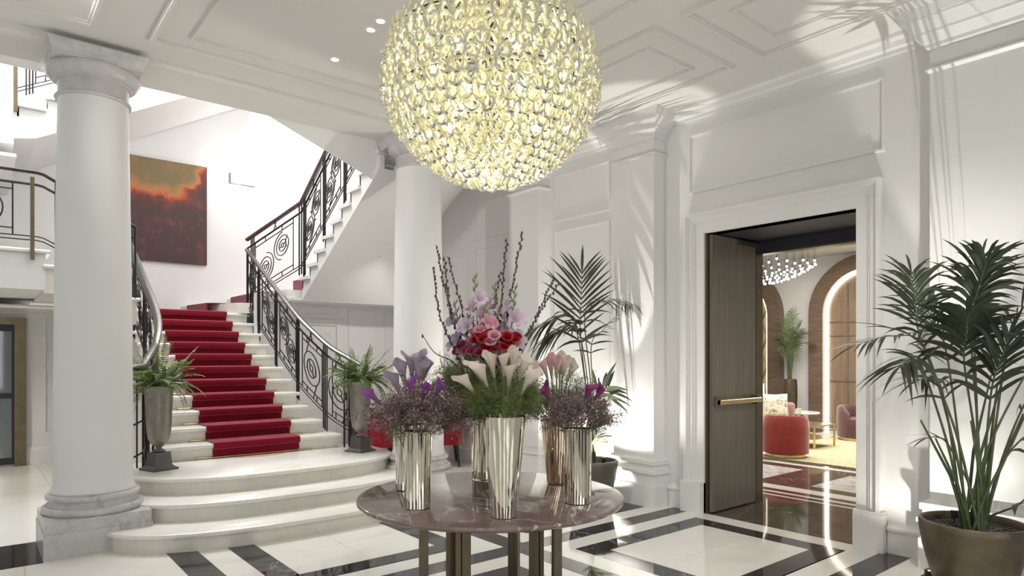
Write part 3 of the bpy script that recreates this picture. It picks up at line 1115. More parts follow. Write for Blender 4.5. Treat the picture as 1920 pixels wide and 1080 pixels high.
class Path:
    """base line of a railing; uv -> world, u metres along, v height"""
    def __init__(s, pts):
        s.p = [Vector(p) for p in pts]
        s.s = [0]
        for a, b_ in zip(s.p[:-1], s.p[1:]):
            s.s.append(s.s[-1] + (b_ - a).length)
        s.L = s.s[-1]

    def at(s, u, v=0.0):
        u = max(0, min(s.L, u))
        i = 0
        while i < len(s.s) - 2 and s.s[i + 1] < u:
            i += 1
        k = (u - s.s[i]) / max(1e-9, s.s[i + 1] - s.s[i])
        q = s.p[i].lerp(s.p[i + 1], k)
        return Vector((q.x, q.y, q.z + v))

    def line(s, u0, v0, u1, v1, n=None):
        n = n or max(1, int(abs(u1 - u0) / 0.06))
        return [s.at(u0 + (u1 - u0) * i / n, v0 + (v1 - v0) * i / n) for i in range(n + 1)]

    def arc(s, uc, vc, r, a0, a1, n=16):
        return [s.at(uc + r * math.cos(a0 + (a1 - a0) * i / n), vc + r * math.sin(a0 + (a1 - a0) * i / n)) for i in range(n + 1)]


def railing(path, label, panels, top=0.93, group='wrought iron stair railings', hand='pewter', handr=0.026, volute=None, feet=True):
    base = path.at(0)
    t = thing('stair_railing', label, 'railing', tuple(base), group)
    W = dict(world=True)
    L = path.L
    hp = path.line(0, top, L, top)
    if volute:
        hp = volute + hp
    MB().tube(hp, handr, 10, flat=1.35).build('handrail', hand, t, True, **W)
    MB().tube(path.line(0, top - 0.13, L, top - 0.13), 0.014, 6).build('under_rail', 'iron', t, True, **W)
    lo = MB()
    for v_ in (0.09, 0.13):
        lo.tube(path.line(0, v_, L, v_), 0.007, 5)
    lo.build('lower_rail', 'iron', t, True, **W)
    for (u0, u1, kind) in panels:
        for u in (u0, u0 + 0.035, u0 + 0.07):
            MB().tube([path.at(u, 0.02 if not feet else -0.10), path.at(u, top)], 0.009, 6).build('baluster', 'iron', t, True, **W)
        w_ = u1 - u0
        um = (u0 + u1) / 2 + 0.02
        zl, zh = 0.13, top - 0.13
        r0 = 0.0075
        if kind == 's':            # two linked rings in an S
            vm = (zl + zh) / 2
            for sg in (-1, 1):
                uc, vc = um + sg * w_ * 0.19, vm + sg * 0.075
                b = MB()
                for rr in (0.135, 0.078, 0.028):
                    b.tube(path.arc(uc, vc, rr, 0, 2 * PI, 22), r0, 5, cap=False)
                for a_ in (0.3, 0.3 + PI):
                    b.tube([path.at(uc + 0.028 * math.cos(a_), vc + 0.028 * math.sin(a_)), path.at(uc + 0.078 * math.cos(a_), vc + 0.078 * math.sin(a_))], r0, 5)
                b.build('ring', 'iron', t, True, **W)
                b = MB()
                b.tube(path.arc(uc, vc, 0.19, PI * 0.5 if sg > 0 else PI * 1.5, PI * 1.45 if sg > 0 else PI * 2.45, 16), r0, 5)
                b.tube(path.arc(uc + sg * 0.19, vc + sg * 0.02, 0.12, PI * 0.75 if sg > 0 else PI * 1.75, PI * 1.2 if sg > 0 else PI * 2.2, 10), r0, 5)
                b.build('scroll', 'iron', t, True, **W)
        else:                       # one large ring
            vm = (zl + zh) / 2
            b = MB()
            for rr in (0.19, 0.105, 0.038):
                b.tube(path.arc(um, vm, rr, 0, 2 * PI, 26), r0, 5, cap=False)
            for a_ in (0.9, 0.9 + PI):
                b.tube([path.at(um + 0.038 * math.cos(a_), vm + 0.038 * math.sin(a_)), path.at(um + 0.105 * math.cos(a_), vm + 0.105 * math.sin(a_))], r0, 5)
            b.build('ring', 'iron', t, True, **W)
            b = MB()
            for sg in (-1, 1):
                b.tube(path.arc(um + sg * 0.147, vm + 0.0, 0.05, 0.6 if sg < 0 else PI - 0.6, -0.9 if sg < 0 else PI + 0.9, 10), r0, 5)
                b.tube([path.at(um + sg * 0.13, vm + sg * 0.13), path.at(um + sg * 0.05, zh if sg > 0 else zl)], r0, 5)
            b.build('scroll', 'iron', t, True, **W)
        b = MB()                    # frame bars round the motif
        for u in (u0 + 0.10, u1 - 0.06):
            b.tube([path.at(u, zl), path.at(u, zh)], r0, 5)
        b.tube(path.line(u0 + 0.10, zh - 0.07, u1 - 0.06, zh - 0.07), r0, 5)
        b.tube(path.line(u0 + 0.10, zl + 0.07, u1 - 0.06, zl + 0.07), r0, 5)
        for u in (u0 + w_ * 0.33, u0 + w_ * 0.7):
            b.tube([path.at(u, zh - 0.07), path.at(u, zh)], r0, 5)
            b.tube([path.at(u, zl), path.at(u, zl + 0.07)], r0, 5)
        b.build('panel_frame', 'iron', t, True, **W)
        b = MB()                    # small crossed ornament between the two top rails
        ux = u0 + w_ * 0.55
        b.tube([path.at(ux - 0.03, top - 0.12), path.at(ux, top - 0.06), path.at(ux - 0.03, top - 0.01)], r0, 5)
        b.tube([path.at(ux + 0.03, top - 0.12), path.at(ux, top - 0.06), path.at(ux + 0.03, top - 0.01)], r0, 5)
        b.build('cross_ornament', 'iron', t, True, **W)
    for u in (L - 0.05, L):
        MB().tube([path.at(u, 0.0), path.at(u, top)], 0.011, 6).build('baluster', 'iron', t, True, **W)
    return t


def nz(y):
    return PZ + RZ + (y - Y1) * RZ / TD


ptsR = [(3.47, 6.96, 0.47), (3.40, 7.12, 0.55), (3.29, 7.36, nz(7.36) - 0.02), (3.20, 7.66, nz(7.66)), (3.155, 8.0, nz(8.0)), (3.14, 8.5, nz(8.5)), (3.13, 9.2, nz(9.2)), (3.13, 9.9, nz(9.9))]
pR = Path(cr(ptsR, 6))
q = pR.L
rl = railing(pR, 'iron scrollwork railing on the right side of the red-carpeted flight', [(0.12, 0.52, 'o'), (0.56, 1.20, 'o'), (1.24, 2.0, 's'), (2.05, 2.75, 's'), (2.8, q - 0.1, 's')])
# newel cluster and the flared end panel on the podium
for dx, dy in ((0, 0), (0.05, -0.03), (-0.05, 0.05)):
    MB().tube([(3.40 + dx, 7.08 + dy, 0.45), (3.40 + dx, 7.08 + dy, 1.40)], 0.012, 6).build('newel_bar', 'iron', rl, True, world=True)
pE = Path([(3.43, 7.02, 0.52), (3.60, 6.92, 0.45)])
b = MB()
for u in (0.05, 0.10, 0.16):
    b.tube([pE.at(u, 0.02), pE.at(u, 0.86)], 0.007, 5)
for v_ in (0.10, 0.42, 0.83):
    b.tube(pE.line(0, v_, pE.L, v_), 0.007, 5)
b.build('end_panel', 'iron', rl, True, world=True)

ptsL = [(2 * SXC - x, y, z) for x, y, z in ptsR]
pL = Path(cr(ptsL, 6))
vol = [Vector((1.02, 7.02, 1.36)), Vector((1.05, 6.93, 1.37)), Vector((1.13, 6.90, 1.385)), Vector((1.20, 6.92, 1.395))]
rl = railing(pL, 'iron railing with curled pewter handrail beside the left column', [(0.12, 0.52, 'o'), (0.56, 1.20, 'o'), (1.24, 2.0, 's'), (2.05, 2.75, 's'), (2.8, q - 0.1, 's')], volute=vol, handr=0.032)
for dx, dy in ((0, 0), (-0.05, -0.03), (0.05, 0.05)):
    MB().tube([(1.32 + dx, 7.08 + dy, 0.45), (1.32 + dx, 7.08 + dy, 1.40)], 0.012, 6).build('newel_bar', 'iron', rl, True, world=True)
b = MB()
for x_ in (1.08, 1.2, 1.30):
    b.tube([(x_, 6.95, 0.46), (x_, 6.95, 1.36)], 0.008, 5)
b.tube([(1.30, 7.0, 0.62), (1.15, 6.95, 0.55), (1.02, 6.95, 0.50)], 0.009, 5)
b.tube([(1.30, 7.0, 0.92), (1.15, 6.95, 0.85), (1.02, 6.95, 0.82)], 0.009, 5)
b.build('end_panel', 'iron', rl, True, world=True)

p2a = Path([(3.13, 9.90, LZ + 0.10), (3.50, 8.78, 2.62)])
railing(p2a, 'iron railing panel crossing the turn of the stairs above the landing', [(0.10, p2a.L - 0.12, 's')], top=0.98)
p2b = Path([(3.50, 8.78, 2.62), (3.50, 6.75, 2.62 + 0.62 * 2.03)])
railing(p2b, 'iron railing climbing the upper flight toward the beam', [(0.08, 0.80, 's'), (0.84, 1.5, 's'), (1.55, 2.25, 's')], top=0.98)
p3 = Path([(-0.9, 8.48, 2.62), (0.58, 8.48, 2.62), (1.45, 8.48, 2.16)])
railing(p3, 'iron railing with a ring motif on the platform left of the column', [(0.02, 0.55, 'o'), (0.60, 1.30, 'o'), (1.62, 2.3, 'o')], top=0.80, hand='iron', handr=0.02, feet=False)
MB().box(0.485, 0.52, 8.44, 8.475, 2.50, 3.36).build('post', 'bronze', bpy.data.objects['stair_railing.004'], world=True)
p4 = Path([(0.40, 9.46, 4.44), (2.6, 9.46, 4.44 + 0.55 * 2.2)])
rl = railing(p4, 'iron railing of the upper flight seen high at far left beside the capital', [(0.12, 0.75, 'o'), (0.8, 1.5, 'o'), (1.55, 2.3, 'o')], top=0.9, hand='iron', handr=0.02, feet=False)
MB().box(0.385, 0.425, 9.42, 9.46, 4.30, 5.35).build('post', 'bronze', rl, world=True)

# ================================================================== PAINTING, WALL LAMP
def painting():
    m, nt, b = new_mat('sunset_cloud_painting')
    v = coords(nt, 1.0, 'Generated')
    sx = nt.nodes.new('ShaderNodeSeparateXYZ')
    nt.links.new(v, sx.inputs[0])
    n = noise(nt, v, 3.2, 8, 0.62, 0.5)
    def ma(op, a, c, d=None):
        x = nt.nodes.new('ShaderNodeMath'); x.operation = op
        for i, q_ in enumerate((a, c, d)):
            if q_ is None:
                continue
            if isinstance(q_, (int, float)):
                x.inputs[i].default_value = q_
            else:
                nt.links.new(q_, x.inputs[i])
        return x.outputs[0]
    # height of the cloud bank falls to the right, rises again at the right edge
    t1 = ma('MULTIPLY', sx.outputs['X'], -0.42)
    s_ = ma('ADD', sx.outputs['Z'], ma('MULTIPLY', t1, -1.0))
    s_ = ma('ADD', s_, ma('MULTIPLY', ma('SUBTRACT', n, 0.5), 0.75))
    e_ = ma('POWER', sx.outputs['X'], 4.5)
    s_ = ma('SUBTRACT', s_, ma('MULTIPLY', e_, 0.62))
    c = ramp(nt, s_, [(0.30, (0.050, 0.022, 0.020)), (0.62, (0.062, 0.025, 0.022)), (0.76, (0.13, 0.028, 0.017)), (0.82, (0.50, 0.07, 0.02)), (0.87, (0.42, 0.19, 0.055)), (1.0, (0.20, 0.145, 0.06))])
    n2 = noise(nt, v, 9, 6, 0.6)
    c2 = ramp(nt, n2, [(0.52, (0, 0, 0)), (0.75, (0.16, 0.018, 0.012))])
    mx = nt.nodes.new('ShaderNodeMix'); mx.data_type = 'RGBA'; mx.blend_type = 'ADD'
    mx.inputs['Factor'].default_value = 0.8
    nt.links.new(c, mx.inputs['A']); nt.links.new(c2, mx.inputs['B'])
    nt.links.new(mx.outputs['Result'], b.inputs['Base Color'])
    b.inputs['Roughness'].default_value = 0.5
    bump(nt, b, n2, 0.1)
    return m


M['paint'] = painting()
t = thing('painting', 'unframed square canvas of a fiery red and amber cloudy sky', 'painting', (2.22, WB - 0.003, 2.955))
MB().box(-0.72, 0.71, -0.05, -0.012, 0, 1.565).build('canvas', 'paint', t)
MB().box(-0.68, 0.67, -0.014, 0, 0.04, 1.52).build('stretcher', 'palelw', t)
t = thing('wall_lamp', 'small bright rectangular wall lamp right of the painting', 'wall lamp', (3.49, WB, 4.42))
MB().box(-0.20, 0.20, -0.02, 0, -0.085, 0.085).build('backplate', 'urnbase', t)
MB().box(-0.175, 0.19, -0.09, -0.02, -0.07, 0.08).build('diffuser', 'sconce', t)
light('wall_lamp_glow', 'POINT', (3.45, WB - 0.2, 4.42), 14, (1, 0.98, 0.95), 0.08)

# ================================================================== TABLE
TX, TY, TZ, TR = 2.167, 2.813, 0.76, 0.708
tbl = thing('round_table', 'round brown marble table on bronze bar legs under the chandelier', 'table', (TX, TY, 0))
pr = [(TR - 0.05, TZ - 0.03), (TR - 0.02, TZ - 0.029), (TR - 0.004, TZ - 0.02), (TR, TZ - 0.012), (TR - 0.004, TZ - 0.003), (TR - 0.012, TZ)]
MB().lathe(pr, 0, 0, 96).build('table_top', 'tablem', tbl, True)
MB().lathe([(0.42, TZ - 0.05), (0.42, TZ - 0.03)], 0, 0, 48).build('support_disc', 'bronze', tbl)
MB().lathe([(0.46, 0), (0.46, 0.03), (0.44, 0.035)], 0, 0, 48).build('base_disc', 'bronze', tbl, True)
leg_me = None
for k in range(6):
    a = math.radians(10 + 60 * k)
    d = CR * math.cos(a) + CF * math.sin(a)
    tn = Vector((-d.y, d.x, 0))
    b = MB()
    def lb(r0, r1, t0, t1):
        vv = []
        for z in (0.035, TZ - 0.05):
            for r_, t_ in ((r0, t0), (r1, t0), (r1, t1), (r0, t1)):
                p = d * r_ + tn * t_
                vv.append((p.x, p.y, z))
        b.add(vv, [(3, 2, 1, 0), (4, 5, 6, 7), (0, 1, 5, 4), (1, 2, 6, 5), (2, 3, 7, 6), (3, 0, 4, 7)])
    lb(0.34, 0.385, -0.030, -0.004); lb(0.34, 0.385, 0.004, 0.030); lb(0.335, 0.375, -0.006, 0.006)
    b.build('leg', 'bronze', tbl)


# ================================================================== VASES
def vase(x, y, rb, rt, h, label, m='vase', foot=0.0):
    t = thing('metal_vase', label, 'vase', (x, y, TZ), 'polished metal vases on the round table')
    pr = []
    if foot:
        pr = [(rb * 0.97, 0), (rb, 0.004), (rb, foot - 0.008), (rb * 1.03, foot - 0.004), (rb * 1.05, foot), (rb * 1.03, foot + 0.006), (rb, foot + 0.01)]
    else:
        pr = [(rb - 0.006, 0), (rb, 0.004)]
    pr += [(rb + (rt - rb) * i / 6, max(pr[-1][1] + 0.002, h * i / 6)) for i in range(1, 7)]
    pr += [(rt - 0.002, h + 0.0015), (rt - 0.004, h), (rb * 0.9, h * 0.25)]
    MB().lathe(pr, 0, 0, 56).build('body', m, t, True)
    return t


V = {}
V['v1'] = (1.69, 2.783, 0.062, 0.070, 0.375)
V['v1b'] = (1.90, 3.21, 0.078, 0.078, 0.36)
V['v2'] = (1.903, 2.373, 0.058, 0.101, 0.465)
V['v2b'] = (2.167, 2.813, 0.104, 0.106, 0.43)
V['v3'] = (2.378, 2.370, 0.069, 0.072, 0.375)
V['v3b'] = (2.655, 2.815, 0.058, 0.094, 0.37)
vase(*V['v1'], 'polished metal cylinder vase at front left of the table with mauve sprays')
vase(*V['v1b'], 'polished metal vase half hidden behind the front left vase')
vase(*V['v2'], 'tall flared polished metal vase at the front centre with blush callas')
vase(*V['v2b'], 'wide polished metal vase with a raised foot ring at the middle of the table', foot=0.085)
vase(*V['v3'], 'polished metal cylinder vase at front right of the table')
vase(*V['v3b'], 'flared copper-toned vase behind the front right vase', 'vasec')


# ================================================================== FLOWERS
def spray_mesh(seed, leafm, twigm, ln, n_tw, n_fl, fl, spread, needle=False):
    """(twigs mesh, blossoms mesh) of a feathery spray that grows up +Z"""
    rnd = random.Random(seed)
    tw = MB(); fb = MB()
    bx, by = rnd.uniform(-0.05, 0.05), rnd.uniform(-0.05, 0.05)
    main = [(0, 0, 0), (bx * 0.4, by * 0.4, ln * 0.4), (bx, by, ln * 0.75)]
    tw.tube(main, [0.0022, 0.0018, 0.001], 4, cap=False)
    for i in range(n_tw):
        t = rnd.uniform(0.25, 0.75)
        p = Vector(main[1]).lerp(Vector(main[2]), (t - 0.4) / 0.35) if t > 0.4 else Vector(main[0]).lerp(Vector(main[1]), t / 0.4)
        a = rnd.uniform(0, 2 * PI)
        d = Vector((math.cos(a) * spread, math.sin(a) * spread, rnd.uniform(0.5, 1.0))).normalized()
        l2 = ln * rnd.uniform(0.25, 0.5)
        e = p + d * l2
        tw.tube([p, p + d * l2 * 0.5 + Vector((0, 0, 0.006)), e], [0.0013, 0.001, 0.0006], 3, cap=False)
        for j in range(n_fl):
            s_ = rnd.uniform(0.35, 1.05)
            q = p + d * l2 * s_ + Vector((rnd.gauss(0, 1), rnd.gauss(0, 1), rnd.gauss(0, 0.7))) * ln * 0.045
            dd = Vector((rnd.gauss(0, 1), rnd.gauss(0, 1), rnd.gauss(0.4, 1))).normalized()
            nn = dd.orthogonal()
            if needle:
                L_ = fl * rnd.uniform(0.8, 1.6)
                sd = dd.cross(nn).normalized() * fl * 0.09
                fb.add([q - sd, q + sd, q + dd * L_], [(0, 1, 2)])
            else:
                r_ = fl * rnd.uniform(0.6, 1.3)
                a1 = nn.normalized() * r_; a2 = dd.cross(nn).normalized() * r_
                fb.add([q - a1, q - a2 * 0.6, q + a1, q + a2 * 0.6], [(0, 1, 2, 3)])
    return tw.mesh('twigs', twigm), fb.mesh('blossoms', leafm)


SPR = {
    'limon': [spray_mesh(100 + i, 'limon', 'twig', 0.24, 13, 36, 0.0052, 0.8) for i in range(4)],
    'needle': [spray_mesh(200 + i, 'needle', 'twig', 0.22, 14, 46, 0.017, 0.7, True) for i in range(4)],
    'moss': [spray_mesh(300 + i, 'moss', 'twig', 0.24, 14, 40, 0.014, 0.9, True) for i in range(3)],
}


def dirmat(loc, d, scale=1.0, roll=0.0):
    d = Vector(d).normalized()
    q = Vector((0, 0, 1)).rotation_difference(d)
    return Matrix.Translation(loc) @ q.to_matrix().to_4x4() @ Matrix.Rotation(roll, 4, 'Z') @ Matrix.Scale(scale, 4)


def place_sprays(vk, kind, n, label, group, tilt=0.75, scale=1.0, bias=(0, 0), rise=0.0, seed=1, tmin=0.0):
    rnd = random.Random(seed)
    x, y, rb, rt, h = V[vk]
    for i in range(n):
        a = 2 * PI * (i + rnd.uniform(-0.3, 0.3)) / n * 1.618 * 2
        tl = tmin + (tilt - tmin) * math.sqrt((i + 0.5) / n)
        out = CR * (math.cos(a) + bias[0]) + CF * (math.sin(a) + bias[1])
        d = Vector((out.x * math.sin(tl), out.y * math.sin(tl), math.cos(tl)))
        o2 = Vector((out.x, out.y, 0))
        loc = Vector((x, y, TZ + h - 0.03 + rise)) + o2.normalized() * rt * 0.62 * min(1, tl / 0.5)
        t = thing('filler_spray', label, 'flower spray', tuple(loc), group)
        t.matrix_world = dirmat(loc, d, scale * rnd.uniform(0.85, 1.15), rnd.uniform(0, 6))
        tw, bl = SPR[kind][i % len(SPR[kind])]
        link('twigs', tw, t)
        o = link('blossoms', bl, t)
        o['kind'] = 'stuff'


# ---- calla lily: funnel spathe with a flared pointed lip
def calla_mesh(m, L=0.125, R=0.030):
    b = MB(); seg = 18; rows = 9; v = []; f = []
    for i in range(rows + 1):
        t = i / rows
        r = 0.007 + (R - 0.007) * (t ** 1.55)
        for k in range(seg + 1):
            a = 2 * PI * (k / seg) * 1.06 - PI * 0.53 * 2 + PI
            ca = math.cos(a)
            z = L * t * (0.80 + 0.20 * (0.5 + 0.5 * ca)) + (0.022 * max(0, ca) ** 6 * t ** 4)
            rr = r * (1 + 0.30 * t ** 3 * (0.5 + 0.5 * ca)) * (1.0 - 0.06 * (k / seg))
            v.append((rr * math.cos(a) + 0.012 * t ** 4 * max(0, ca), rr * math.sin(a), z - 0.010 * t ** 6))
    for i in range(rows):
        for k in range(seg):
            a = i * (seg + 1) + k
            f.append((a, a + 1, a + seg + 2, a + seg + 1))
    b.add(v, f)
    return b.mesh('spathe', m, True)


CAL = {k: calla_mesh(k) for k in ('p_white', 'p_pink', 'p_purple', 'p_mag', 'p_lav')}
SPADIX = MB().tube([(0, 0, 0.01), (0.002, 0, 0.05), (0.003, 0, 0.078)], [0.004, 0.0045, 0.002], 6).mesh('spadix', 'brass', True)


def calla(vk, col, r, dpt, z, label, group, lean=None, sc=1.0, seed=0):
    """calla whose flower base sits at an offset (right, depth) from the vase axis at height z"""
    rnd = random.Random(seed * 31 + 5)
    x, y, rb, rt, h = V[vk]
    tip = Vector((x, y, z)) + CR * r + CF * dpt
    foot = Vector((x, y, TZ + h * 0.55)) + (CR * r + CF * dpt) * 0.15
    t = thing('calla_lily', label, 'flower', tuple(foot), group)
    W_ = WL[t.name]
    mid = foot.lerp(tip, 0.6) + Vector((0, 0, 0.02))
    MB().tube([foot - W_, mid - W_, tip - W_], 0.0045, 6).build('stem', 'gstem', t, True)
    d = (tip - mid).normalized()
    if lean:
        d = (d + CR * lean * 0.6).normalized()
    mt = dirmat(tip - W_, d, sc, rnd.uniform(0, 6.3))
    o = link('spathe', CAL[col], t, mtx=mt)
    link('spadix', SPADIX, o)
    return t


# ---- gladiolus
def floret_mesh(m, s=0.046):
    b = MB()
    for k in range(6):
        a = 2 * PI * k / 6
        d = Vector((math.cos(a), math.sin(a), 0))
        up = Vector((0, 0, 1))
        tn = up.cross(d)
        v = []
        for i, (ro, zz, ww) in enumerate(((0.06, 0.0, 0.10), (0.30, 0.55, 0.34), (0.65, 0.92, 0.42), (1.0, 1.02, 0.28), (1.18, 0.95, 0.0))):
            c = d * ro * s + up * zz * s
            if ww == 0:
                v.append(c)
            else:
                v += [c - tn * ww * s + up * 0.05 * s, c + tn * ww * s + up * 0.05 * s]
        b.add(v, [(0, 1, 3, 2), (2, 3, 5, 4), (4, 5, 7, 6), (6, 7, 8)])
    return b.mesh('floret', m, True)


FLO = {k: floret_mesh(k) for k in ('p_glad', 'p_gpink', 'p_lav')}


def gladiolus(vk, col, foot_off, tip_off, n, label, group, bare=0.16):
    x, y, rb, rt, h = V[vk]
    foot = Vector((x, y, TZ + h * 0.6)) + CR * foot_off
    tip = Vector((x, y, tip_off[2] + 0.04)) + CR * tip_off[0] + CF * tip_off[1]
    t = thing('gladiolus', label, 'flower', tuple(foot), group)
    W_ = WL[t.name]
    ax = (tip - foot)
    MB().tube([(0, 0, 0), ax * 0.5, ax], [0.006, 0.005, 0.0025], 6).build('stem', 'gstem', t, True)
    rnd = random.Random(int(foot_off * 1000) + n)
    L = ax.length
    s0 = max(0.30, 1 - (0.045 * n) / L - bare)
    for i in range(n):
        s_ = s0 + (1 - bare - s0) * i / max(1, n - 1)
        a = PI * (i % 2) + rnd.uniform(-0.9, 0.9)
        side = CR * math.cos(a) - CF * abs(math.sin(a)) * 0.9 - CF * 0.45
        d = (side.normalized() + Vector((0, 0, 0.55))).normalized()
        link('floret', FLO[col], t, mtx=dirmat(ax * s_ + side.normalized() * 0.006, d, (1.4 - 0.45 * i / n), rnd.uniform(0, 6)))
    bm = MB()
    for i in range(6):
        s_ = 1 - bare + bare * i / 6
        sg = 1 if i % 2 else -1
        p = ax * s_
        d = (CR * sg * 0.4 + Vector((0, 0, 1))).normalized()
        bm.tube([p, p + d * 0.016 + CR * sg * 0.003, p + d * 0.038], [0.003, 0.0075 - 0.0006 * i, 0.001], 6)
    bm.build('bud_tip', 'gstem', t, True)


# ---- round ruffled red bloom
def bloom_mesh(m, s=0.034):
    b = MB(); rnd = random.Random(3)
    for ly, (nn, rad, op) in enumerate(((4, 0.35, 0.15), (5, 0.62, 0.5), (6, 0.9, 0.85), (7, 1.08, 1.15))):
        for k in range(nn):
            a = 2 * PI * (k + 0.37 * ly) / nn
            d = Vector((math.cos(a), math.sin(a), 0)); tn = Vector((-d.y, d.x, 0)); up = Vector((0, 0, 1))
            v = []
            for ro, zz, ww in ((0.15, 0.0, 0.2), (0.55, 0.35, 0.5), (0.85 + 0.1 * op, 0.95 - 0.25 * op, 0.55), (1.0 + 0.15 * op, 1.15 - 0.45 * op, 0.4)):
                c = d * ro * rad * s + up * zz * s
                v += [c - tn * ww * s * (0.6 + 0.4 * rad) + d * 0.0 , c + tn * ww * s * (0.6 + 0.4 * rad)]
            b.add(v, [(0, 1, 3, 2), (2, 3, 5, 4), (4, 5, 7, 6)])
    return b.mesh('petals', m, True)


BLO = {k: bloom_mesh(k) for k in ('p_red', 'p_wine', 'p_gpink')}


def bloom(vk, col, r, dpt, z, label, group, sc=1.0, seed=0):
    rnd = random.Random(seed)
    x, y, rb, rt, h = V[vk]
    tip = Vector((x, y, z)) + CR * r + CF * dpt
    foot = Vector((x, y, TZ + h * 0.6)) + (CR * r + CF * dpt) * 0.2
    t = thing('red_bloom' if col != 'p_gpink' else 'pink_bloom', label, 'flower', tuple(foot), group)
    MB().tube([(0, 0, 0), (tip - foot) * 0.6 + Vector((0, 0, 0.02)), tip - foot], 0.0035, 5).build('stem', 'gstem', t, True)
    d = (CR * r * 2.2 + CF * (dpt * 2.2 - 0.55) + Vector((0, 0, 0.75 + rnd.uniform(-0.2, 0.2)))).normalized()
    link('petals', BLO[col], t, mtx=dirmat(tip - foot, d, sc * 0.74, rnd.uniform(0, 6)))


# ---- willow
def willow(vk, pts, label, group, bare=0.42, seed=0):
    x, y, rb, rt, h = V[vk]
    rnd = random.Random(seed)
    P_ = [Vector((x, y, TZ + h * 0.6))] + [Vector((x, y, z)) + CR * r + CF * d for r, d, z in pts]
    c = cr(P_, 8)
    t = thing('willow_branch', label, 'branch', tuple(P_[0]), group)
    W_ = WL[t.name]
    n = len(c)
    MB().tube([p - W_ for p in c], [0.0045 - 0.003 * i / n for i in range(n)], 5).build('twig', 'willow', t, True)
    b = MB()
    L = sum((c[i + 1] - c[i]).length for i in range(n - 1))
    s_ = L * bare; k = 0
    while s_ < L:
        u = 0; q = c[-1]
        for i in range(n - 1):
            l_ = (c[i + 1] - c[i]).length
            if u + l_ >= s_:
                q = c[i].lerp(c[i + 1], (s_ - u) / l_); d = (c[i + 1] - c[i]).normalized(); break
            u += l_
        a = rnd.uniform(0, 6.3)
        o_ = (d.orthogonal().normalized() * math.cos(a) + d.cross(d.orthogonal()).normalized() * math.sin(a)) * 0.0065
        b.ball(q - W_ + o_, 0.0062, 6, 4, 1.7)
        s_ += rnd.uniform(0.014, 0.024)
    b.build('buds', 'bud', t, True)


ORD = ['leftmost', 'second from left', 'third from left', 'fourth from left', 'fifth from left', 'sixth from left', 'seventh from left', 'eighth from left', 'ninth from left', 'rightmost']


def rank(items, i, key=0):
    o = sorted(range(len(items)), key=lambda k: items[k][key]).index(i)
    return 'rightmost' if o == len(items) - 1 else ORD[o]


G_ = 'flowers arranged in the table vases'
place_sprays('v1', 'limon', 22, 'mauve blossom spray in the front left cylinder vase', 'mauve sprays in the front left vase', 0.98, 1.1, seed=2)
place_sprays('v1b', 'limon', 8, 'mauve blossom spray in the vase half hidden at left', 'mauve sprays in the half-hidden left vase', 0.8, 0.9, seed=3)
place_sprays('v2', 'needle', 20, 'green asparagus fern spray in the tall front vase', 'green sprays in the tall front vase', 0.75, 0.80, seed=4)
place_sprays('v2b', 'needle', 16, 'green fern spray filling the middle vase below the red blooms', 'green sprays in the middle vase', 0.85, 1.25, rise=0.03, seed=5)
place_sprays('v2b', 'moss', 14, 'grey-green spray hanging over the rim of the middle vase', 'grey-green sprays in the middle vase', 1.25, 1.05, bias=(-0.2, 0), seed=6, tmin=0.5)
place_sprays('v2b', 'moss', 14, 'dark green spray at the left of the middle bouquet below the wine blooms', 'left green sprays in the middle bouquet', 0.95, 1.2, bias=(-0.9, 0), rise=0.10, seed=16)
place_sprays('v1', 'moss', 7, 'grey-green spray at the rim of the front left vase', 'grey-green sprays in the front left vase', 1.2, 0.75, seed=17, tmin=0.6)
place_sprays('v3', 'moss', 7, 'grey-green spray at the rim of the front right vase', 'grey-green sprays in the front right vase', 1.2, 0.72, seed=18, tmin=0.6)
place_sprays('v3', 'limon', 20, 'mauve blossom spray in the front right cylinder vase', 'mauve sprays in the front right vase', 0.95, 0.98, seed=7)
place_sprays('v3b', 'moss', 18, 'grey-green spray in the copper-toned vase', 'grey-green sprays in the copper-toned vase', 0.95, 1.25, seed=8)

LAV = ((-0.075, 0.0, 1.36, -0.25), (-0.035, 0.03, 1.40, -0.1), (0.0, 0.0, 1.41, 0.05), (0.04, 0.02, 1.39, 0.2), (-0.11, 0.02, 1.30, -0.4), (0.02, -0.04, 1.36, 0.1))
for i, (r, d, z, ln) in enumerate(LAV):
    calla('v1b', 'p_lav', r * 0.8 + 0.035, d, z - 0.03, 'dusty lavender calla above the left mauve sprays, %s of six' % rank(LAV, i), 'lavender callas at left', ln, 1.25, i)
for i, (r, d, z, ln, lb) in enumerate(((-0.005, -0.10, 1.30, -0.2, 'purple calla lily at the middle of the left mauve bouquet'), (0.035, -0.09, 1.285, 0.3, 'purple calla lily just right of the middle one in the left mauve bouquet'),
                                       (0.085, -0.06, 1.30, 0.5, 'purple calla lily at the right side of the left mauve bouquet'), (-0.17, -0.04, 1.265, -0.5, 'purple calla lily poking out at far left of the left mauve bouquet'))):
    calla('v1', 'p_purple', r, d, z, lb, G_, ln, 0.85, 20 + i)
BLU = ((-0.13, -0.02, 1.335, -0.55), (-0.075, -0.03, 1.37, -0.3), (-0.045, 0.02, 1.41, -0.15), (0.0, -0.03, 1.42, 0.0), (0.035, 0.03, 1.425, 0.1), (0.07, 0.0, 1.40, 0.3), (0.105, 0.0, 1.36, 0.5), (-0.10, 0.04, 1.39, -0.4), (0.02, -0.07, 1.37, 0.05), (0.08, -0.06, 1.34, 0.4))
for i, (r, d, z, ln) in enumerate(BLU):
    calla('v2', 'p_white', r, d, z - 0.01, 'blush white calla in the tall front vase, %s of ten' % rank(BLU, i), 'blush callas in the tall front vase', ln, 1.0, 40 + i)
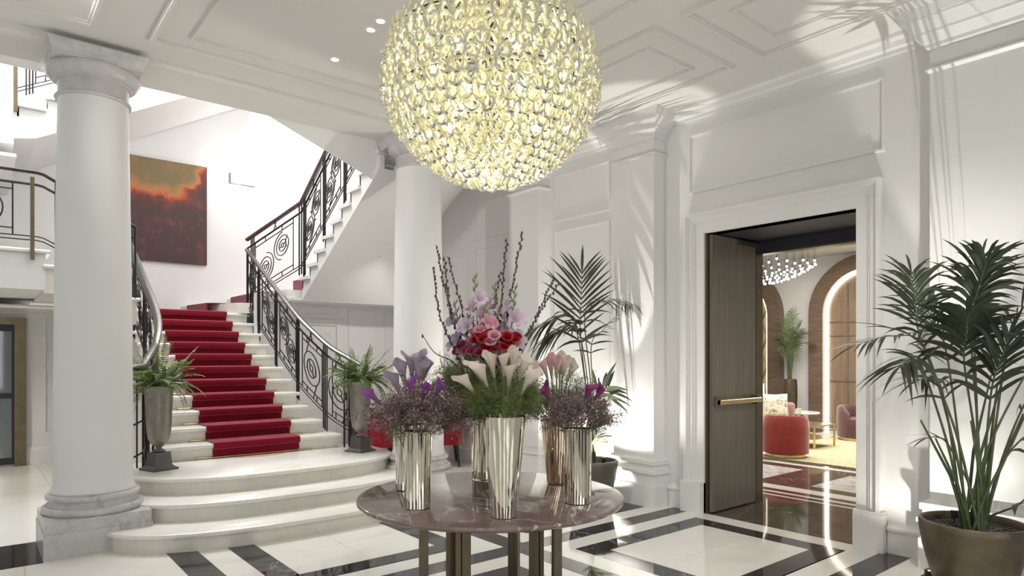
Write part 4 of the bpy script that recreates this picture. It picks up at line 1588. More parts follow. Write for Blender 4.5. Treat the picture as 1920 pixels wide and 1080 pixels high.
PNK = ((-0.045, 0.0, 1.37, -0.3), (-0.02, 0.03, 1.38, -0.05), (0.005, -0.03, 1.37, 0.05), (0.04, 0.0, 1.37, 0.25), (0.07, 0.03, 1.35, 0.45), (0.03, 0.05, 1.39, 0.1))
for i, (r, d, z, ln) in enumerate(PNK):
    calla('v3b', 'p_pink' if i < 3 else 'p_white', r - 0.01, d, z, '%s calla in the copper-toned vase, %s of six' % ('pink' if i < 3 else 'white', rank(PNK, i)), 'callas in the copper-toned vase', ln, 1.05, 60 + i)
for i, (r, d, z, ln, lb) in enumerate(((-0.13, -0.03, 1.265, -0.2, 'magenta calla lily at the left side of the right mauve bouquet'), (0.025, -0.06, 1.27, 0.5, 'magenta calla lily nearest the middle of the right mauve bouquet'), (0.075, -0.04, 1.275, 0.6, 'magenta calla lily at the right side of the right mauve bouquet'))):
    calla('v3', 'p_mag', r, d, z, lb, G_, ln, 0.85, 80 + i)

glads = [(-0.03, (-0.09, 0.0, 1.90), 7, 'p_glad', 'tallest mauve gladiolus spike left of centre in the middle bouquet'),
         (0.02, (0.02, 0.02, 1.86), 6, 'p_glad', 'mauve gladiolus spike at the centre of the middle bouquet'),
         (0.05, (0.13, 0.0, 1.84), 4, 'p_glad', 'slender pale gladiolus spike at the right of the middle bouquet'),
         (-0.05, (-0.20, 0.02, 1.76), 4, 'p_lav', 'lavender gladiolus spike leaning left in the middle bouquet'),
         (-0.01, (-0.03, -0.05, 1.74), 5, 'p_gpink', 'pink gladiolus spike low at the front of the middle bouquet'),
         (0.01, (0.04, -0.04, 1.70), 4, 'p_gpink', 'shorter pink gladiolus spike above the red blooms'),
         (-0.04, (-0.13, -0.02, 1.72), 4, 'p_glad', 'short mauve gladiolus spike left of the red blooms')]
for fo, tp, n, c, lb in glads:
    gladiolus('v2b', c, fo, tp, n, lb, 'gladioli in the middle bouquet')
rb_ = [(-0.075, -0.10, 1.575, 'p_red', 1.15), (-0.035, -0.12, 1.585, 'p_red', 1.2), (-0.02, -0.13, 1.535, 'p_red', 1.0), (0.055, -0.08, 1.59, 'p_red', 1.05), (0.085, -0.10, 1.595, 'p_red', 1.1), (0.12, -0.07, 1.585, 'p_red', 1.05), (0.10, -0.11, 1.56, 'p_red', 0.9), (0.07, -0.12, 1.545, 'p_red', 0.9),
       (-0.055, -0.11, 1.605, 'p_red', 0.9), (0.135, -0.05, 1.60, 'p_red', 0.9),
       (-0.155, -0.05, 1.55, 'p_wine', 1.0), (-0.125, -0.08, 1.525, 'p_wine', 1.0), (-0.10, -0.11, 1.52, 'p_wine', 0.95), (-0.175, -0.03, 1.52, 'p_wine', 0.95), (-0.06, -0.13, 1.515, 'p_wine', 0.9), (0.02, -0.13, 1.53, 'p_wine', 0.85)]
for i, (r, d, z, c, sc) in enumerate(rb_):
    bloom('v2b', c, r, d, z, ('bright red ruffled bloom in the middle bouquet, %s of the red ones' if c == 'p_red' else 'dark wine ruffled bloom in the middle bouquet, %s of the wine ones') % rank([q_ for q_ in rb_ if q_[3] == c], [q_ for q_ in rb_ if q_[3] == c].index(rb_[i])), 'bright red blooms' if c == 'p_red' else 'wine blooms', sc, i)
PB = ((0.0, -0.13, 1.57), (0.02, -0.12, 1.60), (-0.055, -0.09, 1.63))
for i, (r, d, z) in enumerate(PB):
    bloom('v2b', 'p_gpink', r, d, z, 'pink bloom among the red ones in the middle bouquet, %s of three' % rank(PB, i), 'pink blooms', 1.1, 50 + i)

wl = [([(-0.12, 0, 1.45), (-0.22, 0, 1.75), (-0.298, 0, 2.10)], 'longest willow branch at the left of the middle bouquet'),
      ([(-0.12, 0.02, 1.45), (-0.22, 0.02, 1.75), (-0.255, 0.02, 2.04)], 'upright willow branch just right of the longest left one'),
      ([(-0.08, 0, 1.45), (-0.17, 0, 1.80), (-0.235, 0, 2.04)], 'willow branch arching left toward the column'),
      ([(-0.16, 0, 1.45), (-0.27, 0, 1.70), (-0.315, 0, 1.98)], 'outermost willow branch at the left of the middle bouquet'),
      ([(0.02, 0, 1.45), (0.05, 0, 1.75), (0.085, 0, 2.135)], 'tall upright willow branch above the gladioli'),
      ([(0.01, 0.03, 1.45), (0.02, 0.03, 1.75), (0.05, 0.03, 1.96)], 'shorter willow branch beside the tall upright one'),
      ([(0.05, 0, 1.45), (0.09, 0, 1.75), (0.17, 0, 2.17)], 'tallest willow branch right of centre'),
      ([(0.10, 0.05, 1.40), (0.24, 0.1, 1.70), (0.34, 0.12, 1.93)], 'willow branch reaching right across the palm'),
      ([(0.10, 0.0, 1.40), (0.24, 0.03, 1.70), (0.37, 0.05, 1.90)], 'lower willow branch reaching right across the palm'),
      ([(-0.16, -0.02, 1.42), (-0.30, -0.03, 1.52), (-0.37, -0.03, 1.62)], 'thin bare twig reaching left past the column shaft')]
for i, (p, lb) in enumerate(wl):
    willow('v2b', p, lb, 'willow branches in the middle bouquet', 0.42 if i < 9 else 0.98, i)


# ================================================================== URNS AND FERNS
def frond_mesh(rnd, L, n, lw, arch, m, name='frond', rise=0.6):
    """arching frond along +X, rising then drooping"""
    b = MB(); pts = []
    N = 10
    for i in range(N + 1):
        t = i / N
        pts.append(Vector((L * t * (1 - 0.12 * t * t), rnd.uniform(-0.004, 0.004), L * (rise * t - arch * t * t))))
    b.tube(pts, [0.0022 * (1 - 0.7 * i / N) for i in range(N + 1)], 3, cap=False)
    for k in range(n):
        t = 0.06 + 0.94 * (k + 0.5) / n
        q = t * N; i = min(int(q), N - 1)
        p = pts[i].lerp(pts[i + 1], q - i); d = (pts[i + 1] - pts[i]).normalized()
        ll = lw * math.sin(PI * (0.18 + 0.80 * t)) ** 0.8
        for sg in (-1, 1):
            dd = Vector((0, sg, 0)) + d * 0.45 + Vector((0, 0, rnd.uniform(-0.25, 0.15)))
            b.blade(p, dd, ll * rnd.uniform(0.85, 1.1), 0.014, Vector((0, 0, 1)), 0.15, 2, 0.8)
    return b.mesh(name, m)


_r = random.Random(11)
FERN = [frond_mesh(_r, _r.uniform(0.27, 0.37), 24, 0.042, a, 'fern', rise=ri) for a, ri in ((0.55, 0.75), (0.8, 0.7), (1.0, 0.55), (0.35, 1.2), (1.15, 0.6), (0.7, 1.0))]


def urn(x, y, label, flabel, seed):
    t = thing('urn', label, 'urn', (x, y, PZ), 'pewter urns on the podium', rot=(0, 0, 0.35))
    b = MB().frustum(0, 0, 0.118, 0.118, 0, 0.022).frustum(0, 0, 0.105, 0.088, 0.022, 0.04)
    b.build('foot_plate', 'urnbase', t)
    MB().frustum(0, 0, 0.082, 0.070, 0.04, 0.165).build('pedestal', 'urnbase', t)
    pr = [(0.03, 0.165), (0.052, 0.17), (0.055, 0.18), (0.035, 0.19), (0.026, 0.20), (0.030, 0.212), (0.048, 0.225), (0.072, 0.25), (0.09, 0.29), (0.101, 0.35), (0.107, 0.45), (0.112, 0.58), (0.119, 0.70), (0.126, 0.755), (0.135, 0.765), (0.135, 0.775), (0.120, 0.775), (0.112, 0.74), (0.05, 0.70)]
    MB().lathe(pr, 0, 0, 40).build('bowl', 'urn', t, True)
    ft = thing('fern', flabel, 'fern', (x, y, PZ + 0.75), 'ferns in the urns')
    rnd = random.Random(seed)
    for k in range(72):
        a = 2 * PI * k * 0.618 + rnd.uniform(-0.2, 0.2)
        tl = rnd.uniform(-0.9, 0.35) if k > 6 else -1.2
        sc = rnd.uniform(0.9, 1.3)
        me = FERN[k % len(FERN)]
        mt = Matrix.Rotation(a, 4, 'Z') @ Matrix.Translation((0.03, 0, 0)) @ Matrix.Rotation(tl * 0.6, 4, 'Y') @ Matrix.Rotation(rnd.uniform(-0.5, 0.5), 4, 'X') @ Matrix.Scale(sc, 4)
        link('frond', me, ft, mtx=mt)


urn(1.354, 6.80, 'pewter urn with fern on the podium beside the left column', 'green fern spilling from the urn beside the left column', 1)
urn(3.335, 6.70, 'pewter urn with fern at the foot of the right railing', 'green fern spilling from the urn at the foot of the right railing', 2)


# ================================================================== POTTED PALMS
def planter(x, y, R, H, label, m, rb=0.55):
    t = thing('planter', label, 'planter', (x, y, 0), 'round planters with palms')
    pr = [(R * rb, 0), (R * rb + 0.01, 0.01), (R * 0.78, H * 0.3), (R * 0.93, H * 0.65), (R * 0.995, H * 0.9), (R, H * 0.975), (R - 0.008, H), (R - 0.022, H), (R - 0.03, H * 0.96), (R * 0.9, H * 0.86)]
    MB().lathe(pr, 0, 0, 56).build('bowl', m, t, True)
    so = MB().lathe([(0.0005, H * 0.90), (R * 0.915, H * 0.90)], 0, 0, 40, cap=False).build('soil', 'gravel', t)
    b = MB(); rnd = random.Random(int(x * 100))
    for k in range(260):
        a = rnd.uniform(0, 6.3); r = R * 0.9 * math.sqrt(rnd.random())
        b.ball((r * math.cos(a), r * math.sin(a), H * 0.90 + 0.004), rnd.uniform(0.006, 0.012), 5, 3, 0.7)
    g = b.build('pebbles', 'gravel', so, True)
    g['kind'] = 'stuff'
    return t


def palm_frond(t, base, crown, tip, n, lw, wd, arch=0.12, m='palm', droop=0.35, seed=0, vee=0.5, lat=None, stemr=0.009, xmax=5.235):
    """one frond: petiole from base to crown, leafy rachis from crown to tip"""
    rnd = random.Random(seed)
    W_ = WL[t.name]
    base, crown, tip = Vector(base), Vector(crown), Vector(tip)
    mid1 = base.lerp(crown, 0.5); mid1.x = base.x + (crown.x - base.x) * 0.38; mid1.y = base.y + (crown.y - base.y) * 0.38
    mid2 = crown.lerp(tip, 0.5) + Vector((0, 0, arch * (tip - crown).length))
    c = cr([base, mid1, crown, mid2, tip], 8)
    N = len(c)
    sb = MB()
    sb.tube([p - W_ for p in c], [stemr * (1 - 0.8 * i / N) for i in range(N)], 6)
    i0 = 16 - 2
    b = MB()
    vdir = CF
    for k in range(n):
        s_ = (k + 0.5) / n
        q = i0 + s_ * (N - 1 - i0); i = min(int(q), N - 2)
        p = c[i].lerp(c[i + 1], q - i) - W_
        d = (c[i + 1] - c[i]).normalized()
        side = lat.copy() if lat else d.cross(Vector((0, 0, 1)))
        if side.length < 0.25:
            side = CR.copy()
        side = (side - d * side.dot(d)).normalized()
        up = side.cross(d).normalized()
        if up.z < 0:
            up = -up
        ll = lw * (0.45 + 0.65 * math.sin(PI * min(1, 0.15 + 0.78 * s_)))
        for sg in (-1, 1):
            dd = side * sg * 1.0 + d * (vee + 0.9 * s_ + rnd.uniform(-0.12, 0.12)) + up * rnd.uniform(0.0, 0.35)
            b.blade(p, dd, ll * 1.1 * rnd.uniform(0.8, 1.15), wd * rnd.uniform(0.7, 1.0), up + CF * 0.0, droop * rnd.uniform(0.6, 1.3), 5, 0.4)
    b.blade(c[-1] - W_, (c[-1] - c[-2]), lw * 0.7, wd, Vector((0, 0, 1)), droop, 4, 0.4)
    b.v = [(min(x, xmax - W_.x), y, z) for x, y, z in b.v]
    fr = b.build('frond', m, t, False)
    sb.build('stalk', 'stem', fr, True)


# right palm
px, py, pR, pH = 4.80, 1.345, 0.29, 0.48
planter(px, py, pR, pH, 'large bronze planter at lower right holding the palm by the doorway', 'potbr')
t = thing('palm', 'tall dark palm in the bronze planter at the right edge by the doorway', 'palm', (px, py, pH * 0.9))
O_ = Vector((px, py, 0))
def pp(r, d, z):
    return O_ + CR * r + CF * d + Vector((0, 0, z))
FR = [  # crown (r,d,z), tip (r,d,z), leaflets, length, width, arch, droop
    ((-0.27, 0.05, 1.56), (-0.72, -0.06, 1.58), 13, 0.36, 0.028, 0.12, 0.30),
    ((-0.25, 0.12, 1.62), (-0.26, 0.20, 2.04), 17, 0.36, 0.026, 0.05, 0.45),
    ((0.02, 0.05, 1.72), (0.05, -0.05, 2.08), 16, 0.42, 0.040, 0.05, 0.55),
    ((0.18, -0.10, 1.70), (0.40, -0.38, 2.0), 16, 0.42, 0.040, 0.10, 0.55),
    ((0.05, 0.06, 1.75), (0.10, 0.06, 2.12), 15, 0.36, 0.030, 0.05, 0.5),
    ((-0.12, -0.10, 1.45), (-0.18, -0.22, 1.75), 13, 0.40, 0.045, 0.06, 0.55),
    ((0.03, -0.12, 1.30), (0.06, -0.22, 1.62), 13, 0.36, 0.045, 0.04, 0.3),
    ((-0.20, -0.02, 1.28), (-0.36, -0.08, 1.36), 10, 0.30, 0.026, 0.2, 0.5),
    ((0.20, -0.16, 1.22), (0.36, -0.26, 1.30), 11, 0.36, 0.034, 0.25, 0.55),
    ((0.16, -0.12, 0.95), (0.34, -0.30, 1.05), 9, 0.30, 0.034, 0.25, 0.5),
    ((-0.15, 0.0, 0.95), (-0.28, 0.02, 0.99), 3, 0.17, 0.024, 0.2, 0.3),
    ((0.12, -0.20, 0.62), (0.26, -0.30, 0.62), 5, 0.26, 0.05, 0.5, 0.6),
    ((0.28, -0.15, 1.5), (0.50, -0.36, 1.70), 13, 0.38, 0.036, 0.12, 0.5),
    ((-0.05, 0.18, 1.55), (-0.12, 0.34, 1.9), 14, 0.36, 0.030, 0.06, 0.45),
    ((-0.32, 0.0, 1.45), (-0.52, -0.12, 1.44), 12, 0.30, 0.028, 0.15, 0.5),
]
_r = random.Random(5)
for i, (c_, tp_, n, lw, wd, ar, dr_) in enumerate(FR):
    a = _r.uniform(0, 6.3)
    base = pp(0.06 * math.cos(a), 0.06 * math.sin(a), pH * 0.88)
    palm_frond(t, base, pp(*c_), pp(*tp_), n, lw, wd, ar, 'palm', dr_, 40 + i, 0.7)
for i in range(9):
    a = _r.uniform(0, 6.3); a2 = _r.uniform(-0.25, 0.25)
    b_ = pp(0.05 * math.cos(a), 0.05 * math.sin(a), pH * 0.88)
    e_ = pp(0.12 * math.cos(a) + a2, 0.1 * math.sin(a), _r.uniform(1.0, 1.5))
    W_ = WL[t.name]
    MB().tube([b_ - W_, b_.lerp(e_, 0.5) - W_ - CR * a2 * 0.15, e_ - W_], [0.011, 0.009, 0.005], 6).build('stalk', 'stem', t, True)

# palm by the pilaster behind the table
px, py, pR, pH = 4.90, 4.66, 0.25, 0.45
planter(px, py, pR, pH, 'grey-brown round planter behind the table by the pilaster', 'potgr', 0.7)
t = thing('palm', 'slender feathery palm behind the flower table by the pilaster', 'palm', (px, py, pH * 0.9))
O_ = Vector((px, py, 0))
FR = [
    ((-0.13, 0.0, 1.74), (-0.12, -0.05, 2.36), 13, 0.46, 0.036, 0.02, 0.16),
    ((-0.20, -0.05, 1.84), (-0.60, -0.12, 1.78), 17, 0.40, 0.046, 0.14, 0.6),
    ((-0.08, 0.02, 1.95), (0.34, 0.0, 2.05), 15, 0.36, 0.024, 0.16, 0.55),
    ((-0.02, 0.0, 1.60), (0.20, -0.02, 1.88), 11, 0.24, 0.026, 0.06, 0.35),
    ((0.02, -0.02, 1.08), (0.16, -0.04, 1.20), 6, 0.30, 0.045, 0.05, 0.25),
    ((-0.02, -0.05, 0.62), (0.03, -0.06, 0.70), 6, 0.18, 0.024, 0.05, 0.1),
    ((-0.15, -0.10, 1.72), (-0.46, -0.16, 1.70), 14, 0.40, 0.044, 0.2, 0.7),
]
for i, (c_, tp_, n, lw, wd, ar, dr_) in enumerate(FR):
    a = _r.uniform(0, 6.3)
    palm_frond(t, pp(0.03 * math.cos(a), 0.03 * math.sin(a), pH * 0.88), pp(*c_), pp(*tp_), n, lw, wd, ar, 'palm', dr_, 70 + i, 0.5 if i else 0.72, CR.copy() if i in (0, 4, 5) else None, 0.008)

# floor uplights behind the palms throw leaf shadows on cornice and ceiling
def uplight(x, y, label, aim, e):
    u = thing('floor_uplight', label, 'floor lamp', (x, y, 0), 'floor uplights')
    MB().lathe([(0.04, 0), (0.045, 0.005), (0.045, 0.07), (0.038, 0.075), (0.034, 0.06)], 0, 0, 20).build('can', 'dark', u, True)
    MB().lathe([(0.0005, 0.062), (0.034, 0.062)], 0, 0, 16, cap=False).build('lens', 'down', u)
    d = Vector(aim) - Vector((x, y, 0.08))
    l = light('uplight_beam', 'SPOT', (x, y, 0.085), e, (1, 0.96, 0.86), 0.008, d.to_track_quat('-Z', 'Y').to_euler(), spot=2.7, blend=0.4)



uplight(4.96, 1.62, 'small dark uplight on the floor behind the right palm', (5.05, 1.8, 3.9), 26)
uplight(5.03, 4.88, 'small dark uplight on the floor behind the planter by the pilaster', (4.88, 4.5, 3.9), 115)


def spike(x, y, z, label, aim, e, e2, cone):
    u = thing('spike_light', label, 'spotlight', (x, y, z), 'spike lights in the planters')
    d = Vector(aim) - Vector((x, y, z + 0.06))
    q = d.normalized()
    MB().tube([(0, 0, 0), (0, 0, 0.03)], 0.005, 6).build('spike', 'dark', u, True)
    MB().tube([Vector((0, 0, 0.03)), Vector((0, 0, 0.03)) + q * 0.05], [0.018, 0.022], 12).build('can', 'dark', u, True)
    p = Vector((x, y, z + 0.03)) + q * 0.056
    rt_ = d.to_track_quat('-Z', 'Y').to_euler()
    light('spike_beam', 'SPOT', p, e, (1, 0.97, 0.9), 0.006, rt_, spot=cone, blend=0.35)
    light('spike_spill', 'SPOT', p, e2, (1, 0.97, 0.9), 0.02, rt_, spot=2.9, blend=0.5)


spike(4.86, 1.46, 0.435, 'small spotlight in the soil of the bronze planter at right', (5.16, 1.66, 3.8), 200, 8, 0.55)
spike(4.90, 4.52, 0.405, 'small spotlight in the soil of the planter by the pilaster', (5.14, 4.36, 3.8), 200, 46, 0.52)


# ================================================================== CHANDELIER
CHX, CHY = TX, TY
ch = thing('chandelier', 'large globe chandelier of straw-coloured glass loops above the table', 'chandelier', (CHX, CHY, 2.4))
prof = [(2.455, 0.05), (2.48, 0.17), (2.52, 0.27), (2.585, 0.385), (2.68, 0.47), (2.78, 0.53), (2.90, 0.575), (3.02, 0.575), (3.13, 0.545), (3.25, 0.475), (3.38, 0.37), (3.50, 0.25), (3.58, 0.15)]


def RZf(z):
    for (z0, r0), (z1, r1) in zip(prof[:-1], prof[1:]):
        if z0 <= z <= z1:
            return r0 + (r1 - r0) * (z - z0) / (z1 - z0)
    return prof[0][1] if z < prof[0][0] else prof[-1][1]


def loop_mesh():
    b = MB(); pts = []
    n = 16
    for i in range(n):
        a = 2 * PI * i / n
        x = 0.033 * math.sin(a) * (1.0 - 0.25 * math.cos(a))
        z = 0.058 * math.cos(a)
        pts.append(Vector((x, 0.006 * math.cos(2 * a), z)))
    seg = 5; v = []; f = []
    for i in range(n):
        t_ = (pts[(i + 1) % n] - pts[i - 1]).normalized()
        ny = Vector((0, 1, 0)); nx = t_.cross(ny).normalized(); ny = nx.cross(t_)
        for k in range(seg):
            a = 2 * PI * k / seg
            v.append(pts[i] + (nx * math.cos(a) + ny * math.sin(a)) * 0.0088)
    for i in range(n):
        i2 = (i + 1) % n
        for k in range(seg):
            k2 = (k + 1) % seg
            f.append((i * seg + k, i * seg + k2, i2 * seg + k2, i2 * seg + k))
    b.add(v, f)
    return b


LOOP = loop_mesh()
loop_me = LOOP.mesh('glass_link', 'glass', True)
items = []
rnd = random.Random(21)
z = 2.458; row = 0
while z < 3.57:
    R = RZf(z)
    n = max(5, int(2 * PI * R / 0.064))
    dz = 0.01
    sl = math.atan2(RZf(z + dz) - RZf(z - dz), 2 * dz)      # lean of the shell
    for k in range(n):
        a = 2 * PI * (k + 0.5 * (row % 2)) / n + rnd.uniform(-0.02, 0.02)
        out = Vector((math.cos(a), math.sin(a), 0))
        loc = Vector((CHX, CHY, z + rnd.uniform(-0.006, 0.006))) + out * (R + rnd.uniform(-0.008, 0.008))
        lean = max(-0.9, min(0.9, sl)) * 0.6 + rnd.uniform(-0.12, 0.12)
        mt = Matrix.Translation(loc) @ Matrix.Rotation(a - PI / 2, 4, 'Z') @ Matrix.Rotation(rnd.uniform(-0.25, 0.25), 4, 'Z') @ Matrix.Rotation(-lean, 4, 'X') @ Matrix.Rotation(rnd.uniform(-0.08, 0.08), 4, 'Y')
        items.append(((loc - Vector((0, 0, 1.5))).length, mt))
    # rows crowd together on the flatter underside
    z += 0.056 * max(0.45, math.cos(sl))
    row += 1
items.sort(key=lambda q_: q_[0])
inv = Matrix.Translation((-CHX, -CHY, -2.4))
for d_, mt in items[:300]:
    link('glass_link', loop_me, ch, mtx=inv @ mt)
b = MB()
for d_, mt in items[300:]:
    b.add([(inv @ mt) @ Vector(p) for p in LOOP.v], LOOP.f)
o = b.build('glass_links', 'glass', ch, True)
o['kind'] = 'stuff'
N_LINKS = len(items)
for z_, rr in ((3.45, 0.29), (3.27, 0.46), (3.15, 0.535), (2.86, 0.54)):
    pts = [(rr * math.cos(2 * PI * i / 48), rr * math.sin(2 * PI * i / 48), z_ - 2.4) for i in range(49)]
    MB().tube(pts, 0.0045, 5, cap=False).build('frame_ring', 'dark', ch, True)
for k in range(8):
    a = 2 * PI * k / 8 + 0.2
    pts = [((RZf(z_) - 0.03) * math.cos(a), (RZf(z_) - 0.03) * math.sin(a), z_ - 2.4) for z_ in (2.86, 3.0, 3.15, 3.27, 3.45, 3.57)]
    MB().tube(pts, 0.004, 5).build('frame_rib', 'dark', ch, True)
MB().tube([(0, 0, 0.28), (0, 0, ZC - 2.4 - 0.02)], 0.014, 8).build('stem', 'dark', ch, True)
MB().lathe([(0.06, 0.30), (0.075, 0.33), (0.03, 0.40), (0.02, 0.42)], 0, 0, 20).build('hub', 'dark', ch, True)
MB().lathe([(0.02, ZC - 2.4 - 0.06), (0.09, ZC - 2.4 - 0.03), (0.10, ZC - 2.4)], 0, 0, 28).build('canopy', 'pewter', ch, True)
bl = [(0.30, 0.66, 6, 0.3), (0.24, 0.36, 5, 0.8)]
for rr, zz, n, a0 in bl:
    for k in range(n):
        a = a0 + 2 * PI * k / n
        x, y = rr * math.cos(a), rr * math.sin(a)
        arm = MB().tube([(0, 0, zz + 0.05), (x * 0.6, y * 0.6, zz + 0.07), (x, y, zz + 0.04)], 0.006, 5).build('lamp_arm', 'dark', ch, True)
        MB().ball((x, y, zz), 0.028, 12, 8).build('bulb', 'bulb', arm, True)
        light('chandelier_bulb', 'POINT', (CHX + x, CHY + y, 2.4 + zz - 0.04), 2.3, (1, 0.95, 0.82), 0.03)

# ================================================================== DOORWAY
LX = 6.38                           # lounge side of the passage
b = MB()
b.box(WX + 0.15, LX, DY1 + 0.02, DY1 + 0.10, 0, 3.8)
b.box(WX + 0.15, LX, DY0 - 0.10, DY0 - 0.02, 0, 3.8)
wall_passage = struct(b.build('wall_passage', 'wall'))
b = MB()
b.box(WX + 0.02, LX, DY0 - 0.02, DY1 + 0.02, DZ, DZ + 0.06)
b.box(LX - 0.12, LX, DY0 - 0.02, DY1 + 0.02, 2.565, DZ)
header = struct(b.build('trim_5', 'navy'))
b = MB()
b.box(WX - 0.0, WX + 0.13, DY1 - 0.02, DY1 + 0.02, 0, DZ)
b.box(LX - 0.10, LX + 0.03, DY1 - 0.035, DY1 + 0.02, 0, 2.60)
struct(b.build('trim_6', 'bronze'))
MB().box(LX - 0.10, LX + 0.02, DY0 - 0.02, DY1 - 0.035, 2.55, 2.565).build('bronze_edge', 'bronze', header)
door_3 = struct(MB().box(5.47, 6.235, DY1 - 0.055, DY1 - 0.022, 0.012, DZ - 0.012).build('door_3', 'doorw'))
b = MB().tube([(5.50, DY1 - 0.115, 1.06), (6.22, DY1 - 0.115, 1.06)], 0.026, 12)
b.build('push_bar', 'brass', door_3, True)
b = MB()
for x in (5.53, 6.19):
    b.box(x - 0.03, x + 0.03, DY1 - 0.12, DY1 - 0.055, 1.015, 1.105)
b.build('bar_bracket', 'pewter', door_3)
MB().box(5.9, 6.35, DY1 - 0.10, DY1 - 0.055, DZ - 0.07, DZ - 0.03).build('door_closer', 'pewter', door_3)

# ================================================================== LOUNGE
BX = 14.85
floor_l = struct(MB().box(WX, BX, -1.0, 11.5, -0.12, -0.0062).build('floor_lounge', 'joint'))


def lt(x0, x1, y0, y1, m):
    tile(x0, x1, y0, y1, m, floor_l)


for j in range(2):
    lt(WX, 6.02, DY0 + j * 0.7, DY0 + (j + 1) * 0.7, 'browm'); lt(6.02, LX, DY0 + j * 0.7, DY0 + (j + 1) * 0.7, 'browm')
YS = [(-1 + 1.25 * i, 0.25 + 1.25 * i) for i in range(10)]
for y0, y1 in YS:
    for x0, x1, m in ((LX, 6.70, 'browm'), (6.70, 6.75, 'whitem'), (6.75, 6.86, 'browm'), (6.86, 6.93, 'whitem'), (6.93, 7.06, 'browm'), (7.06, 7.28, 'whitem')):
        lt(x0, x1, y0, y1, m)
# diagonal-free panel pattern: grey slabs in dark frames between white lines
xs = 7.28
row_i = 0
while xs < BX - 0.1:
    for y0, y1 in YS:
        lt(xs, xs + 0.22, y0, y1, 'browm')
        lt(xs + 0.22, xs + 1.25, y0 + 0.0, y0 + 0.30, 'browm')
        lt(xs + 0.22, xs + 1.25, y0 + 0.30, y0 + 0.95, 'greym')
        lt(xs + 0.22, xs + 1.25, y0 + 0.95, y1, 'browm')
        lt(xs + 1.25, xs + 1.50, y0, y1, 'browm')
        lt(xs + 1.50, xs + 1.64, y0, y1, 'whitem')
        if row_i % 2 == 0:
            pass
    xs += 1.64; row_i += 1
lceil = struct(MB().box(LX, BX, -1, 11.5, 3.75, 3.85).build('ceiling_lounge', 'ceil'))
struct(MB().box(LX - 0.10, LX, -1, DY0 - 0.1, 0, 3.75).box(LX - 0.10, LX, DY1 + 0.1, 11.5, 0, 3.75).box(LX - 0.10, LX, DY0 - 0.1, DY1 + 0.1, 2.70, 3.75).build('wall_lounge_front', 'wall'))
struct(MB().box(LX, BX, 11.5, 11.6, 0, 3.75).build('wall_lounge_left', 'wall'))
struct(MB().box(LX, BX, -1.1, -1.0, 0, 3.75).build('wall_lounge_right', 'wall'))

# back wall with arches
def arch_pts(c, r, zs, n=28):
    return [(c - r, 0.0)] + [(c - r * math.cos(PI * i / n), zs + r * math.sin(PI * i / n)) for i in range(n + 1)] + [(c + r, 0.0)]


wall_arch = struct(MB().box(BX, BX + 0.15, -1, 11.5, 0, 3.75).build('wall_lounge_back', 'wall'))


def band(c, r0, r1, zs, x0, x1, name, m, parent, n=28):
    a = arch_pts(c, r0, zs, n); o_ = arch_pts(c, r1, zs, n)
    k = len(a); v = []; f = []
    for pts in (a, o_):
        for x in (x0, x1):
            v += [(x, y, z) for y, z in pts]
    A0, A1, O0, O1 = 0, k, 2 * k, 3 * k
    for i in range(k - 1):
        f += [(A0 + i, A0 + i + 1, O0 + i + 1, O0 + i), (A1 + i, O1 + i, O1 + i + 1, A1 + i + 1), (A0 + i, A1 + i, A1 + i + 1, A0 + i + 1), (O0 + i, O0 + i + 1, O1 + i + 1, O1 + i)]
    f += [(0, 2 * k, 3 * k, k), (k - 1, 2 * k - 1, 4 * k - 1, 3 * k - 1)]
    return MB().add(v, f).build(name, m, parent)


ARC = [(6.02, 'walnut-panelled arch with a glowing strip right of the lounge palm', 'w'), (9.20, 'arch with a gold zigzag panel and glowing strip left of the lounge palm', 'g'), (2.84, 'walnut arch hidden beyond the doorway edge', 'w')]
for c, lb, kd in ARC[:2]:
    t = thing('wall_arch', lb, 'arch', (BX, c, 0), 'lit arches in the lounge')
    WL[t.name] = Vector((BX, c, 0))
    band(c, 0.93, 1.25, 2.45, BX - 0.20, BX - 0.002, 'arch_surround', 'walnut', t, 28).data.transform(Matrix.Translation((-BX, -c, 0)))
    band(c, 0.86, 0.925, 2.45, BX - 0.10, BX - 0.03, 'led_strip', 'led', t, 28).data.transform(Matrix.Translation((-BX, -c, 0)))
    poly = arch_pts(c, 0.86, 2.45)
    MB().extr(poly, 'x', BX - 0.05, BX - 0.003).build('back_panel', 'walnutv' if kd == 'w' else 'gold', t, world=True)
    if kd == 'w':
        for y in (c - 0.44, c, c + 0.44):
            MB().box(BX - 0.065, BX - 0.05, y - 0.012, y + 0.012, 0.05, 3.1).build('stile', 'walnut', t, world=True)
        for z_ in (0.95, 1.95, 2.25):
            MB().box(BX - 0.063, BX - 0.05, c - 0.84, c + 0.84, z_ - 0.012, z_ + 0.012).build('rail', 'walnut', t, world=True)
    else:
        b = MB()
        for y0 in (c - 0.72, c - 0.2):
            pts = [(BX - 0.06, y0 - (0.16 if i % 2 else 0.0), 0.2 + 0.36 * i) for i in range(9)]
            b.tube(pts, 0.018, 6)
        b.build('zigzag_rod', 'bronze', t, world=True)

